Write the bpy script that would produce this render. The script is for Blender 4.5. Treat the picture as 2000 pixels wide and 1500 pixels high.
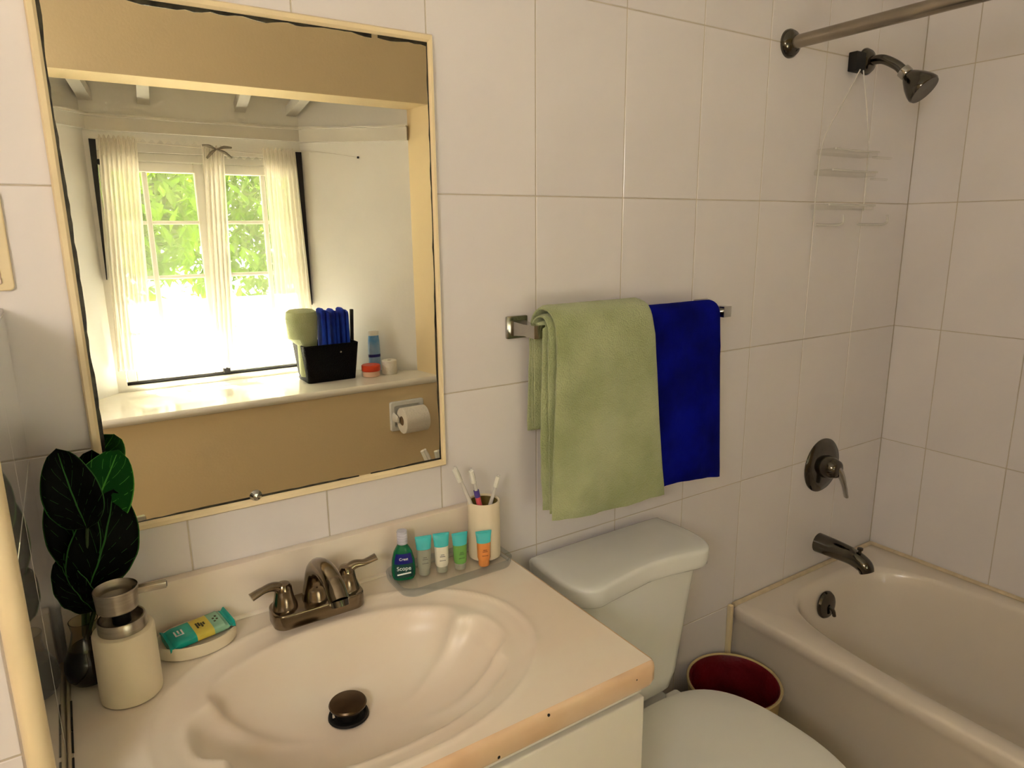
import bpy, bmesh, math, random
from mathutils import Vector, Matrix
random.seed(7)
PI = math.pi
for o in list(bpy.data.objects): bpy.data.objects.remove(o)
SC = bpy.context.scene
COL = SC.collection

# ------------------------------------------------------------------ camera
R_ = Vector((0.83713575, -0.54690543, -0.00990868))
U_ = Vector((0.12856147, 0.17911424, 0.97539225))
F_ = Vector((0.53167254, 0.8178096, -0.2202539))
cd = bpy.data.cameras.new('camera'); cam = bpy.data.objects.new('camera', cd); COL.objects.link(cam)
cd.sensor_width = 36.0; cd.lens = 1337.41 / 2000 * 36.0; cd.clip_start = 0.01
cam.matrix_world = Matrix(((R_.x, U_.x, -F_.x, -0.7047), (R_.y, U_.y, -F_.y, -1.0020), (R_.z, U_.z, -F_.z, -0.0557), (0, 0, 0, 1)))
SC.camera = cam

# ------------------------------------------------------------------ world, sun, exposure
w = bpy.data.worlds.new('sky'); SC.world = w; w.use_nodes = True
bg = w.node_tree.nodes['Background']
bg.inputs[0].default_value = (0.95, 0.97, 1.0, 1); bg.inputs[1].default_value = 1.2
sl = bpy.data.lights.new('sun', 'SUN'); sl.energy = 40.0; sl.angle = 0.02; sl.color = (1.0, 0.965, 0.94)
sun = bpy.data.objects.new('sun', sl); COL.objects.link(sun)
sun.rotation_euler = Vector((0.16, 0.50, -0.86)).to_track_quat('-Z', 'Y').to_euler()
pl = bpy.data.lights.new('window_portal', 'AREA'); pl.shape = 'RECTANGLE'; pl.size = 0.75; pl.size_y = 0.85
pl.cycles.is_portal = True
FILL = 5.5        # emission of the added fill globe
po = bpy.data.objects.new('window_portal', pl); COL.objects.link(po)
po.location = (-0.185, -2.0, -0.2); po.rotation_euler = (PI / 2, 0, 0)      # -Z of the light -> +Y (into the room)
vs = SC.view_settings
vs.view_transform = 'Standard'; vs.look = 'None'; vs.exposure = 2.25; vs.gamma = 1.0; vs.use_curve_mapping = False

# ------------------------------------------------------------------ materials
def lin(c):
    return tuple(((v / 255) / 12.92 if v / 255 <= 0.04045 else ((v / 255 + 0.055) / 1.055) ** 2.4) for v in c) + (1.0,)

def mat(name, col, rough=0.5, metal=0.0, var=0.0, vscale=6.0, bump=0.0, bscale=200.0, trans=0.0, ior=1.45, coat=0.0,
        spec=0.5, alpha=1.0, stretch=None, rnd=0.0, col2=None, sheen=0.0):
    m = bpy.data.materials.new(name); m.use_nodes = True
    nt = m.node_tree; N = nt.nodes; L = nt.links; b = N['Principled BSDF']
    c = lin(col); b.inputs['Base Color'].default_value = c
    b.inputs['Roughness'].default_value = rough; b.inputs['Metallic'].default_value = metal
    b.inputs['IOR'].default_value = ior; b.inputs['Transmission Weight'].default_value = trans
    b.inputs['Coat Weight'].default_value = coat; b.inputs['Specular IOR Level'].default_value = spec
    b.inputs['Coat Roughness'].default_value = 0.05
    b.inputs['Alpha'].default_value = alpha; b.inputs['Sheen Weight'].default_value = sheen
    tc = N.new('ShaderNodeTexCoord'); src = tc.outputs['Object']
    if stretch:
        mp = N.new('ShaderNodeMapping'); mp.inputs['Scale'].default_value = stretch; L.new(src, mp.inputs[0]); src = mp.outputs[0]
    if var > 0 or col2:
        n = N.new('ShaderNodeTexNoise'); n.inputs['Scale'].default_value = vscale; n.inputs['Detail'].default_value = 5; L.new(src, n.inputs[0])
        mx = N.new('ShaderNodeMix'); mx.data_type = 'RGBA'
        mr = N.new('ShaderNodeMapRange'); mr.inputs[1].default_value = 0.35; mr.inputs[2].default_value = 0.65; L.new(n.outputs[0], mr.inputs[0])
        L.new(mr.outputs[0], mx.inputs[0])
        c2 = lin(col2) if col2 else tuple(v * (1 - var) for v in c[:3]) + (1,)
        mx.inputs[6].default_value = c; mx.inputs[7].default_value = c2
        out = mx.outputs[2]
        if rnd > 0:
            oi = N.new('ShaderNodeObjectInfo'); hs = N.new('ShaderNodeHueSaturation')
            mr2 = N.new('ShaderNodeMapRange'); mr2.inputs[3].default_value = 1 - rnd; mr2.inputs[4].default_value = 1 + rnd * 0.3
            L.new(oi.outputs['Random'], mr2.inputs[0]); L.new(mr2.outputs[0], hs.inputs['Value']); L.new(out, hs.inputs['Color']); out = hs.outputs[0]
        L.new(out, b.inputs['Base Color'])
    if bump > 0:
        n2 = N.new('ShaderNodeTexNoise'); n2.inputs['Scale'].default_value = bscale; n2.inputs['Detail'].default_value = 3; L.new(src, n2.inputs[0])
        bp = N.new('ShaderNodeBump'); bp.inputs['Strength'].default_value = bump; bp.inputs['Distance'].default_value = 0.01
        L.new(n2.outputs[0], bp.inputs['Height']); L.new(bp.outputs[0], b.inputs['Normal'])
    return m

M = {}
M['tile'] = mat('glazed_white_tile', (233, 227, 226), 0.16, var=0.04, vscale=4, rnd=0.03, bump=0.02, bscale=14)
M['tile_gloss'] = mat('wavy_glazed_tile', (226, 222, 216), 0.015, var=0.04, vscale=4, rnd=0.02, bump=0.012, bscale=26, stretch=(1, 0.4, 1.4), coat=1.0)
M['grout'] = mat('grout', (202, 190, 172), 0.8, var=0.12, vscale=30)
M['floor_tile'] = mat('floor_tile', (176, 160, 138), 0.35, var=0.12, vscale=9, rnd=0.06)
M['cream_wall'] = mat('cream_paint', (231, 209, 164), 0.55, var=0.04, vscale=3, bump=0.05, bscale=120)
M['white_wall'] = mat('white_paint', (242, 240, 232), 0.5, var=0.04, vscale=4, bump=0.04, bscale=90)
M['white_trim'] = mat('white_trim_paint', (226, 222, 210), 0.4, var=0.05, vscale=8)
M['ledge'] = mat('polished_ledge', (238, 232, 216), 0.12, var=0.06, vscale=7)
M['cream_trim'] = mat('cream_trim', (240, 220, 178), 0.35, var=0.07, vscale=18)
M['caulk'] = mat('caulk', (214, 196, 164), 0.6, var=0.15, vscale=40)
M['marble'] = mat('cultured_marble', (240, 229, 212), 0.3, vscale=5.0, col2=(238, 221, 202), coat=0.0, stretch=(1, 2.2, 1))
M['marble_edge'] = mat('cultured_marble_edge', (238, 208, 172), 0.2, vscale=9.0, col2=(228, 190, 152), coat=0.3)  # peach light reflected on the front edge is put into this colour
M['cabinet'] = mat('white_laminate', (232, 226, 212), 0.35, var=0.03, vscale=10)
M['dark_gap'] = mat('dark_gap', (40, 36, 28), 0.8, var=0.2)
M['ceramic'] = mat('white_ceramic', (232, 232, 226), 0.1, var=0.02, vscale=3, coat=0.4)
M['plastic_white'] = mat('white_plastic', (232, 230, 220), 0.25, var=0.02, vscale=5)
M['tub'] = mat('almond_enamel', (228, 217, 202), 0.18, var=0.04, vscale=4, coat=0.3)
M['chrome'] = mat('worn_chrome', (186, 184, 178), 0.12, 1.0, var=0.25, vscale=25)
M['dark_chrome'] = mat('dark_chrome', (104, 100, 92), 0.12, 1.0, var=0.35, vscale=20)
M['nickel'] = mat('brushed_bronze_nickel', (134, 121, 102), 0.15, 1.0, var=0.2, vscale=30, stretch=(1, 1, 4))
M['rod_steel'] = mat('rod_steel', (158, 148, 132), 0.25, 1.0, var=0.2, vscale=12)
M['steel'] = mat('brushed_steel', (178, 172, 160), 0.3, 1.0, var=0.15, vscale=40, stretch=(1, 1, 8))
M['bronze'] = mat('dark_bronze', (92, 76, 58), 0.32, 1.0, var=0.3, vscale=30)
M['black_hole'] = mat('black_void', (8, 7, 6), 0.6, var=0.2)
M['mirror'] = mat('mirror_silver', (250, 248, 238), 0.0, 1.0, var=0.004, vscale=3)
M['desilver'] = mat('corroded_silvering', (26, 24, 20), 0.35, 0.3, vscale=60, col2=(70, 66, 52))
M['matte_cream'] = mat('matte_cream_ceramic', (232, 218, 190), 0.45, var=0.03, vscale=12)
M['dark_glass'] = mat('dark_glass', (16, 16, 18), 0.06, var=0.2, vscale=9)
M['glass'] = mat('vase_glass', (224, 214, 190), 0.02, trans=1.0, ior=1.45, var=0.01)
M['stem'] = mat('leaf_stem', (52, 74, 30), 0.5, var=0.3, vscale=40)
M['towel_green'] = mat('green_terry', (186, 194, 148), 0.95, vscale=9, col2=(160, 170, 120), bump=0.5, bscale=330, sheen=0.3)
M['towel_blue'] = mat('blue_terry', (8, 18, 150), 0.95, vscale=10, col2=(4, 8, 96), bump=0.4, bscale=800, sheen=0.0, spec=0.1)
M['towel_bright'] = mat('bright_blue_terry', (20, 70, 200), 0.9, vscale=14, col2=(12, 36, 150), bump=0.4, bscale=600)
M['bin'] = mat('bin_cream_plastic', (206, 184, 132), 0.35, var=0.1, vscale=10)
M['red_bag'] = mat('red_bag', (122, 16, 28), 0.45, var=0.45, vscale=14, bump=0.5, bscale=35)
M['basket'] = mat('black_basket', (5, 5, 5), 0.6, spec=0.15, var=0.4, vscale=60, bump=0.6, bscale=220)
M['teal'] = mat('teal_film', (24, 176, 162), 0.25, var=0.15, vscale=50)
M['mint'] = mat('mint_film', (150, 196, 164), 0.25, var=0.12, vscale=50)
M['yellow'] = mat('yellow_print', (222, 202, 84), 0.3, var=0.1, vscale=60)
M['ink'] = mat('dark_ink', (70, 66, 34), 0.5, var=0.1)
M['ink_white'] = mat('white_ink', (236, 240, 238), 0.5, var=0.02)
M['turq'] = mat('turquoise_cap', (72, 196, 200), 0.3, var=0.06, vscale=40)
M['t_clear'] = mat('frosted_tube', (206, 206, 188), 0.3, trans=0.5, var=0.04, vscale=30)
M['t_white'] = mat('cream_tube', (240, 234, 214), 0.3, var=0.04, vscale=30)
M['t_green'] = mat('green_tube', (142, 206, 108), 0.25, trans=0.35, var=0.06, vscale=30)
M['t_orange'] = mat('orange_tube', (246, 158, 84), 0.25, trans=0.15, var=0.05, vscale=30)
M['wash'] = mat('green_mouthwash', (10, 132, 84), 0.06, trans=0.35, ior=1.35, var=0.2, vscale=20)
M['navy'] = mat('navy_label', (20, 26, 120), 0.3, var=0.1, vscale=30)
M['dkgreen'] = mat('dark_green_label', (10, 66, 62), 0.3, var=0.1, vscale=30)
M['brush_pink'] = mat('pink_handle', (226, 96, 106), 0.3, var=0.05)
M['brush_purple'] = mat('purple_handle', (84, 66, 150), 0.3, var=0.05)
M['brush_clear'] = mat('clear_handle', (244, 240, 232), 0.15, trans=0.25, var=0.02)
M['yellow_plastic'] = mat('yellow_handle', (196, 180, 70), 0.3, trans=0.2, var=0.05)
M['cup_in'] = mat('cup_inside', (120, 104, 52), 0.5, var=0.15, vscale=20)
M['paper'] = mat('tissue_paper', (240, 234, 220), 0.9, var=0.04, vscale=30, bump=0.3, bscale=150)
M['card'] = mat('cardboard_core', (120, 96, 70), 0.9, var=0.1)
M['jar_lid'] = mat('orange_red_lid', (226, 74, 36), 0.35, var=0.08, vscale=30)
M['jar'] = mat('peach_jar', (236, 196, 168), 0.3, var=0.06, vscale=20)
M['spray'] = mat('pale_blue_can', (96, 160, 220), 0.3, vscale=10, col2=(180, 206, 226))
M['darkwood'] = mat('dark_stained_wood', (24, 22, 24), 0.4, var=0.4, vscale=20, stretch=(1, 1, 0.1))
M['bark'] = mat('bark', (80, 64, 46), 0.9, var=0.4, vscale=8)
M['ground'] = mat('garden_ground', (150, 140, 110), 0.9, var=0.3, vscale=2)
M['parapet'] = mat('whitewashed_wall', (240, 238, 230), 0.8, var=0.08, vscale=2)

def special_leaf(name, dark, light, veins, thick):
    m = bpy.data.materials.new(name); m.use_nodes = True; nt = m.node_tree; N = nt.nodes; L = nt.links; b = N['Principled BSDF']
    uv = N.new('ShaderNodeUVMap'); sp = N.new('ShaderNodeSeparateXYZ'); L.new(uv.outputs[0], sp.inputs[0])
    def math_(op, a, bb=None, c=None):
        n = N.new('ShaderNodeMath'); n.operation = op
        for i, v in enumerate((a, bb, c)):
            if v is None: continue
            if isinstance(v, (int, float)): n.inputs[i].default_value = v
            else: L.new(v, n.inputs[i])
        return n.outputs[0]
    au = math_('ABSOLUTE', math_('SUBTRACT', sp.outputs[0], 0.5))          # 0 at midrib .. 0.5 edge
    ph = math_('SUBTRACT', math_('MULTIPLY', sp.outputs[1], veins), math_('MULTIPLY', math_('POWER', au, 0.7), 4.2))
    fr = math_('ABSOLUTE', math_('SUBTRACT', math_('FRACT', ph), 0.5))
    v1 = math_('LESS_THAN', fr, thick)
    v2 = math_('LESS_THAN', au, 0.014)
    v3 = math_('GREATER_THAN', au, 0.482)
    n = N.new('ShaderNodeTexNoise'); n.inputs['Scale'].default_value = 9; L.new(uv.outputs[0], n.inputs[0])
    v1 = math_('MULTIPLY', v1, math_('GREATER_THAN', n.outputs[0], 0.47))
    f = math_('MINIMUM', math_('ADD', math_('ADD', v1, v2), v3), 1.0)
    mx = N.new('ShaderNodeMix'); mx.data_type = 'RGBA'; L.new(f, mx.inputs[0])
    mx.inputs[6].default_value = lin(dark); mx.inputs[7].default_value = lin(light)
    L.new(mx.outputs[2], b.inputs['Base Color']); b.inputs['Roughness'].default_value = 0.5
    b.inputs['Specular IOR Level'].default_value = 0.06
    return m
M['leaf'] = special_leaf('calathea_leaf', (3, 6, 3), (48, 96, 42), 5.0, 0.013)
M['leaf_green'] = special_leaf('bright_leaf', (12, 62, 16), (70, 140, 50), 6.0, 0.02)

def sheer(name, col, t):
    m = bpy.data.materials.new(name); m.use_nodes = True; nt = m.node_tree; N = nt.nodes; L = nt.links
    N.remove(N['Principled BSDF']); out = N['Material Output']
    tr = N.new('ShaderNodeBsdfTransparent'); tl = N.new('ShaderNodeBsdfTranslucent'); df = N.new('ShaderNodeBsdfDiffuse')
    tl.inputs[0].default_value = lin(col); df.inputs[0].default_value = lin(col)
    tc = N.new('ShaderNodeTexCoord'); wv = N.new('ShaderNodeTexNoise'); wv.inputs['Scale'].default_value = 30; L.new(tc.outputs['Object'], wv.inputs[0])
    mr = N.new('ShaderNodeMapRange'); mr.inputs[3].default_value = t - 0.02; mr.inputs[4].default_value = t + 0.02; L.new(wv.outputs[0], mr.inputs[0])
    m1 = N.new('ShaderNodeMixShader'); m1.inputs[0].default_value = 0.45; L.new(tl.outputs[0], m1.inputs[1]); L.new(df.outputs[0], m1.inputs[2])
    m2 = N.new('ShaderNodeMixShader'); L.new(mr.outputs[0], m2.inputs[0]); L.new(m1.outputs[0], m2.inputs[1]); L.new(tr.outputs[0], m2.inputs[2])
    L.new(m2.outputs[0], out.inputs[0])
    return m
M['sheer'] = sheer('sheer_curtain', (250, 247, 240), 0.80)
M['sheer_dense'] = sheer('sheer_curtain_gathered', (248, 242, 230), 0.22)

def clear_plastic(name, tint, refl):
    m = bpy.data.materials.new(name); m.use_nodes = True; nt = m.node_tree; N = nt.nodes; L = nt.links
    N.remove(N['Principled BSDF']); out = N['Material Output']
    tr = N.new('ShaderNodeBsdfTransparent'); tr.inputs[0].default_value = lin(tint)
    gl = N.new('ShaderNodeBsdfGlossy'); gl.inputs['Roughness'].default_value = 0.05
    lw = N.new('ShaderNodeLayerWeight'); lw.inputs[0].default_value = 0.5
    pw = N.new('ShaderNodeMath'); pw.operation = 'POWER'; L.new(lw.outputs['Facing'], pw.inputs[0]); pw.inputs[1].default_value = 2.5
    ml = N.new('ShaderNodeMath'); ml.operation = 'MULTIPLY_ADD'; L.new(pw.outputs[0], ml.inputs[0]); ml.inputs[1].default_value = refl; ml.inputs[2].default_value = 0.03
    mx = N.new('ShaderNodeMixShader'); L.new(ml.outputs[0], mx.inputs[0]); L.new(tr.outputs[0], mx.inputs[1]); L.new(gl.outputs[0], mx.inputs[2]); L.new(mx.outputs[0], out.inputs[0])
    return m
M['clear'] = clear_plastic('clear_acrylic', (240, 244, 248), 0.6)

M['pane'] = clear_plastic('window_pane_glass', (250, 252, 250), 0.25)
M['film'] = clear_plastic('clear_plastic_film', (252, 252, 250), 0.3)

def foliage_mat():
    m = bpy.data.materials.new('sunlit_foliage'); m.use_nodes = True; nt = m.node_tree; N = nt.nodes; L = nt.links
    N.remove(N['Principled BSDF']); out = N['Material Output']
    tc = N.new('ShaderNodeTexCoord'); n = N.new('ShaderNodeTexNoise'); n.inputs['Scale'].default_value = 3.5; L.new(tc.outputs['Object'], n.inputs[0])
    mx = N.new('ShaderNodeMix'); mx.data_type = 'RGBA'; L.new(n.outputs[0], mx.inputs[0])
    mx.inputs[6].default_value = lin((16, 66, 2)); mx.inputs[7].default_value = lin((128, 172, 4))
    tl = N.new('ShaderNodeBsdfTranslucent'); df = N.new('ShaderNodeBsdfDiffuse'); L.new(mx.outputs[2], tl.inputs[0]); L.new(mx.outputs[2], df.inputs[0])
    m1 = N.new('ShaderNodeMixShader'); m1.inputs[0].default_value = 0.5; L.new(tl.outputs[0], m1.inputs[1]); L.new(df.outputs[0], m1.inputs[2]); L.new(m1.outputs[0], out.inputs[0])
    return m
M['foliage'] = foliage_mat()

# ------------------------------------------------------------------ mesh helpers
def tag(o, label=None, cat=None, group=None, kind=None):
    if label: o['label'] = label
    if cat: o['category'] = cat
    if group: o['group'] = group
    if kind: o['kind'] = kind
    return o

def root(name, loc, label, cat, group=None):
    e = bpy.data.objects.new(name, None); COL.objects.link(e); e.location = loc; e.empty_display_size = 0.02
    return tag(e, label, cat, group)

def top_loc(p):
    v = Vector((0, 0, 0))
    while p is not None: v += Vector(p.location); p = p.parent
    return v

def obj(name, bm, m, parent=None, smooth=True, angle=None):
    """link a bmesh given in world coordinates as ONE mesh object"""
    if parent is not None: off = top_loc(parent)
    else:
        xs = [v.co for v in bm.verts]
        off = Vector(((min(c.x for c in xs) + max(c.x for c in xs)) / 2, (min(c.y for c in xs) + max(c.y for c in xs)) / 2, min(c.z for c in xs)))
    bmesh.ops.translate(bm, verts=bm.verts, vec=-off)
    me = bpy.data.meshes.new(name); bm.to_mesh(me); bm.free()
    me.materials.append(M[m] if isinstance(m, str) else m)
    if smooth:
        me.polygons.foreach_set('use_smooth', [True] * len(me.polygons))
        me.set_sharp_from_angle(angle=math.radians(angle if angle else 38))
    o = bpy.data.objects.new(name, me); COL.objects.link(o)
    if parent is not None: o.parent = parent
    else: o.location = off
    return o

def struct(name, bm, m, parent=None, smooth=False):
    o = obj(name, bm, m, parent, smooth)
    if parent is None: o['kind'] = 'structure'
    return o

def box(x0, x1, y0, y1, z0, z1, bev=0.0, seg=2, bm=None):
    b = bmesh.new()
    bmesh.ops.create_cube(b, size=1)
    for v in b.verts:
        v.co = Vector((x0 + (x1 - x0) * (v.co.x + 0.5), y0 + (y1 - y0) * (v.co.y + 0.5), z0 + (z1 - z0) * (v.co.z + 0.5)))
    if bev > 0: bmesh.ops.bevel(b, geom=list(b.edges), offset=bev, segments=seg, affect='EDGES', profile=0.6)
    return merge(bm, b)

def merge(bm, b):
    if bm is None: return b
    me = bpy.data.meshes.new('t'); b.to_mesh(me); b.free(); bm.from_mesh(me); bpy.data.meshes.remove(me)
    return bm

def xform(bm, mtx):
    bmesh.ops.transform(bm, matrix=mtx, verts=bm.verts); return bm

def rotated(bm, c, axis, ang):
    return xform(bm, Matrix.Translation(c) @ Matrix.Rotation(ang, 4, axis) @ Matrix.Translation(-Vector(c)))

def loft(rings, cap0=True, cap1=True, closed=True, bm=None):
    b = bmesh.new(); R = [[b.verts.new(p) for p in r] for r in rings]; n = len(rings[0])
    for a, c in zip(R[:-1], R[1:]):
        for i in range(n if closed else n - 1):
            b.faces.new((a[i], a[(i + 1) % n], c[(i + 1) % n], c[i]))
    if cap0 and closed: b.faces.new(list(reversed(R[0])))
    if cap1 and closed: b.faces.new(R[-1])
    bmesh.ops.recalc_face_normals(b, faces=b.faces)
    return merge(bm, b)

def lathe(c, prof, n=32, axis=(0, 0, 1), cap0=True, cap1=True, bm=None, sx=1.0, sy=1.0):
    """prof: list of (radius, height along axis)"""
    q = Vector((0, 0, 1)).rotation_difference(Vector(axis).normalized())
    rings = []
    for r, h in prof:
        rings.append([Vector(c) + q @ Vector((r * sx * math.cos(2 * PI * i / n), r * sy * math.sin(2 * PI * i / n), h)) for i in range(n)])
    return loft(rings, cap0, cap1, True, bm)

def catmull(pts, k=8):
    P = [Vector(p) for p in pts]; P = [P[0] * 2 - P[1]] + P + [P[-1] * 2 - P[-2]]; out = []
    for i in range(1, len(P) - 2):
        a, b, c, d = P[i - 1:i + 3]
        for j in range(k):
            t = j / k
            out.append(0.5 * ((2 * b) + (c - a) * t + (2 * a - 5 * b + 4 * c - d) * t * t + (3 * b - a - 3 * c + d) * t ** 3))
    out.append(P[-2]); return out

def tube(pts, rad, n=10, bm=None, flat=None, k=6, smooth=True, up=(0, 0, 1)):
    """rad: number or list per control point; flat: (a,b) cross-section factors (side, up) optionally per point"""
    path = catmull(pts, k) if smooth else [Vector(p) for p in pts]
    m = len(pts)
    def at(lst, i):
        if not isinstance(lst, (list,)): return lst
        t = i / (len(path) - 1) * (m - 1); a = min(int(t), m - 2); f = t - a
        A, B = lst[a], lst[a + 1]
        if isinstance(A, tuple): return tuple(x * (1 - f) + y * f for x, y in zip(A, B))
        return A * (1 - f) + B * f
    rings = []; prev = None
    for i, p in enumerate(path):
        t = (path[min(i + 1, len(path) - 1)] - path[max(i - 1, 0)]).normalized()
        s = t.cross(Vector(up)) if prev is None else prev - t * prev.dot(t)
        if s.length < 1e-5: s = t.cross(Vector((1, 0, 0)))
        s.normalize(); prev = s; u = s.cross(t)
        r = at(rad, i); fa = at(flat, i) if flat else (1, 1)
        rings.append([p + s * (r * fa[0] * math.cos(2 * PI * j / n)) + u * (r * fa[1] * math.sin(2 * PI * j / n)) for j in range(n)])
    return loft(rings, True, True, True, bm)

def prism(outline, z0, z1, bev=0.0, seg=3, bm=None):
    """outline: list of (x,y) ccw; bevelled on top and bottom rim by inset rings"""
    c = Vector((sum(p[0] for p in outline) / len(outline), sum(p[1] for p in outline) / len(outline)))
    n = len(outline); nor = []
    for i in range(n):
        a, b = Vector(outline[i - 1]), Vector(outline[(i + 1) % n]); d = (b - a).normalized(); nor.append(Vector((d.y, -d.x)))
    def ring(ins, z): return [Vector((outline[i][0] - nor[i].x * ins, outline[i][1] - nor[i].y * ins, z)) for i in range(n)]
    rings = []
    if bev > 0:
        for k in range(seg + 1):
            a = PI / 2 * k / seg; rings.append(ring(bev * (1 - math.sin(a)), z0 + bev * (1 - math.cos(a))))
        for k in range(seg + 1):
            a = PI / 2 * k / seg; rings.append(ring(bev * (1 - math.cos(a)), z1 - bev * (1 - math.sin(a))))
    else: rings = [ring(0, z0), ring(0, z1)]
    return loft(rings, True, True, True, bm)

def rrect(x0, x1, y0, y1, r, k=6):
    pts = []
    for cx, cy, a0 in ((x1 - r, y0 + r, -PI / 2), (x1 - r, y1 - r, 0), (x0 + r, y1 - r, PI / 2), (x0 + r, y0 + r, PI)):
        for i in range(k + 1):
            a = a0 + PI / 2 * i / k; pts.append((cx + r * math.cos(a), cy + r * math.sin(a)))
    return pts

def superell(cx, cy, a, b, n, N=72):
    out = []
    for i in range(N):
        t = 2 * PI * i / N; c, s = math.cos(t), math.sin(t)
        out.append((cx + a * math.copysign(abs(c) ** (2 / n), c), cy + b * math.copysign(abs(s) ** (2 / n), s)))
    return out

def text_mesh(name, body, size, m, parent, mtx, extrude=0.0003):
    cu = bpy.data.curves.new(name, 'FONT'); cu.body = body; cu.size = size; cu.extrude = extrude; cu.align_x = 'CENTER'; cu.align_y = 'CENTER'
    t = bpy.data.objects.new('tmp', cu); COL.objects.link(t)
    dg = bpy.context.evaluated_depsgraph_get(); me = bpy.data.meshes.new_from_object(t.evaluated_get(dg))
    bpy.data.objects.remove(t)
    bm = bmesh.new(); bm.from_mesh(me); bpy.data.meshes.remove(me); xform(bm, mtx)
    return obj(name, bm, m, parent, smooth=False)

def facing(p, n, up=(0, 0, 1)):
    """matrix whose local Z is n, local Y is up, at p"""
    z = Vector(n).normalized(); x = Vector(up).cross(z).normalized(); y = z.cross(x)
    return Matrix(((x.x, y.x, z.x, p[0]), (x.y, y.y, z.y, p[1]), (x.z, y.z, z.z, p[2]), (0, 0, 0, 1)))

TW, TH = 0.2, 0.3255
FLOOR, CEIL = -1.40, 1.05
XR, YB = 1.211, -1.52      # right wall, opposite wall
XL = -2.0
_tm = {}
def tile_piece(parent, axis, a0, a1, z0, z1, plane, m='tile', g=0.0010, th=0.006, name='tile'):
    """axis 'x': tile on a wall facing -Y at y=plane; axis 'y': on a wall facing sgn*X"""
    wd, ht = round(a1 - a0 - 2 * g, 4), round(z1 - z0 - 2 * g, 4)
    if wd < 0.004 or ht < 0.004: return
    key = (axis, wd, ht, m)
    if key not in _tm:
        bm = box(-wd / 2, wd / 2, -th, 0, -ht / 2, ht / 2, 0.0008, 1)
        if axis == '-x': rotated(bm, (0, 0, 0), 'Z', -PI / 2)        # faces -X
        if axis == '+x': rotated(bm, (0, 0, 0), 'Z', PI / 2)         # faces +X
        me = bpy.data.meshes.new('tile'); bm.to_mesh(me); bm.free(); me.materials.append(M[m]); _tm[key] = me
    o = bpy.data.objects.new(name, _tm[key]); COL.objects.link(o); o.parent = parent
    c = ((a0 + a1) / 2, plane, (z0 + z1) / 2) if axis == 'x' else (plane, (a0 + a1) / 2, (z0 + z1) / 2)
    o.location = Vector(c) - top_loc(parent)
    return o

def zlines(z0, z1):
    L = [z0]; k = math.floor(-z0 / TH)
    z = -k * TH
    while z < z1 - 1e-4:
        if z > z0 + 1e-4: L.append(z)
        z += TH
    return L + [z1]

# ------------------------------------------------------------------ room shell
G = 0.0009
wb = struct('wall_back', box(XL, XR, G, 0.12, FLOOR, CEIL), 'grout')
xs = [TW * u for u in range(-10, 6)] + [XR]
for z0, z1 in zip(zlines(FLOOR, CEIL)[:-1], zlines(FLOOR, CEIL)[1:]):
    for x0, x1 in zip(xs[:-1], xs[1:]): tile_piece(wb, 'x', x0, x1, z0, z1, 0.006)
wr = struct('wall_right', box(XR + G, XR + 0.12, YB, 0.12, FLOOR, CEIL), 'grout')
ys = [0.0, -0.1224] + [-0.1224 - 0.1937 * k for k in range(1, 8)]; ys = [y for y in ys if y > YB + 0.03] + [YB]
for z0, z1 in zip(zlines(FLOOR, CEIL)[:-1], zlines(FLOOR, CEIL)[1:]):
    for y1, y0 in zip(ys[:-1], ys[1:]): tile_piece(wr, '-x', y0, y1, z0, z1, XR + 0.006)
struct('wall_left', box(XL - 0.1, XL, YB, 0.12, FLOOR, CEIL), 'cream_wall')
fl = struct('floor', box(XL - 0.1, XR + 0.12, -1.67, 0.12, FLOOR - 0.1, FLOOR - 0.004), 'grout')
for i in range(10):
    for j in range(5):
        x0 = XL + i * 0.31; x1 = min(x0 + 0.31, XR); y1 = -j * 0.31; y0 = max(y1 - 0.31, YB)
        if x0 < XR - 0.02 and x0 < 0.66:
            k = obj('floor_tile', box(x0 + 0.0015, x1 - 0.0015, y0 + 0.0015, y1 - 0.0015, FLOOR - 0.006, FLOOR, 0.001, 1), 'floor_tile', fl, smooth=False)
struct('ceiling', box(XL - 0.1, XR + 0.12, -1.67, 0.12, CEIL, CEIL + 0.1), 'white_wall')

# opposite wall with the wide opening on to the bay (seen in the mirror)
OX0, OX1, SILL, SOFF = -0.82, 0.556, -0.645, 0.413
bm = box(XL - 0.1, XR + 0.12, -1.67, YB, FLOOR, SILL - 0.02)
box(XL - 0.1, XR + 0.12, -1.67, YB, SOFF, CEIL, bm=bm)
box(XL - 0.1, OX0, -1.67, YB, SILL - 0.02, SOFF, bm=bm)
b2 = bmesh.new()
jv = [b2.verts.new(p) for z in (SILL - 0.02, SOFF) for p in ((OX1, YB, z), (XR + 0.12, YB, z), (XR + 0.12, -1.67, z), (0.535, -1.67, z))]
for f in ((3, 2, 1, 0), (4, 5, 6, 7), (0, 1, 5, 4), (1, 2, 6, 5), (2, 3, 7, 6), (3, 0, 4, 7)): b2.faces.new([jv[i] for i in f])
merge(bm, b2)
struct('wall_opposite', bm, 'cream_wall')

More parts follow.
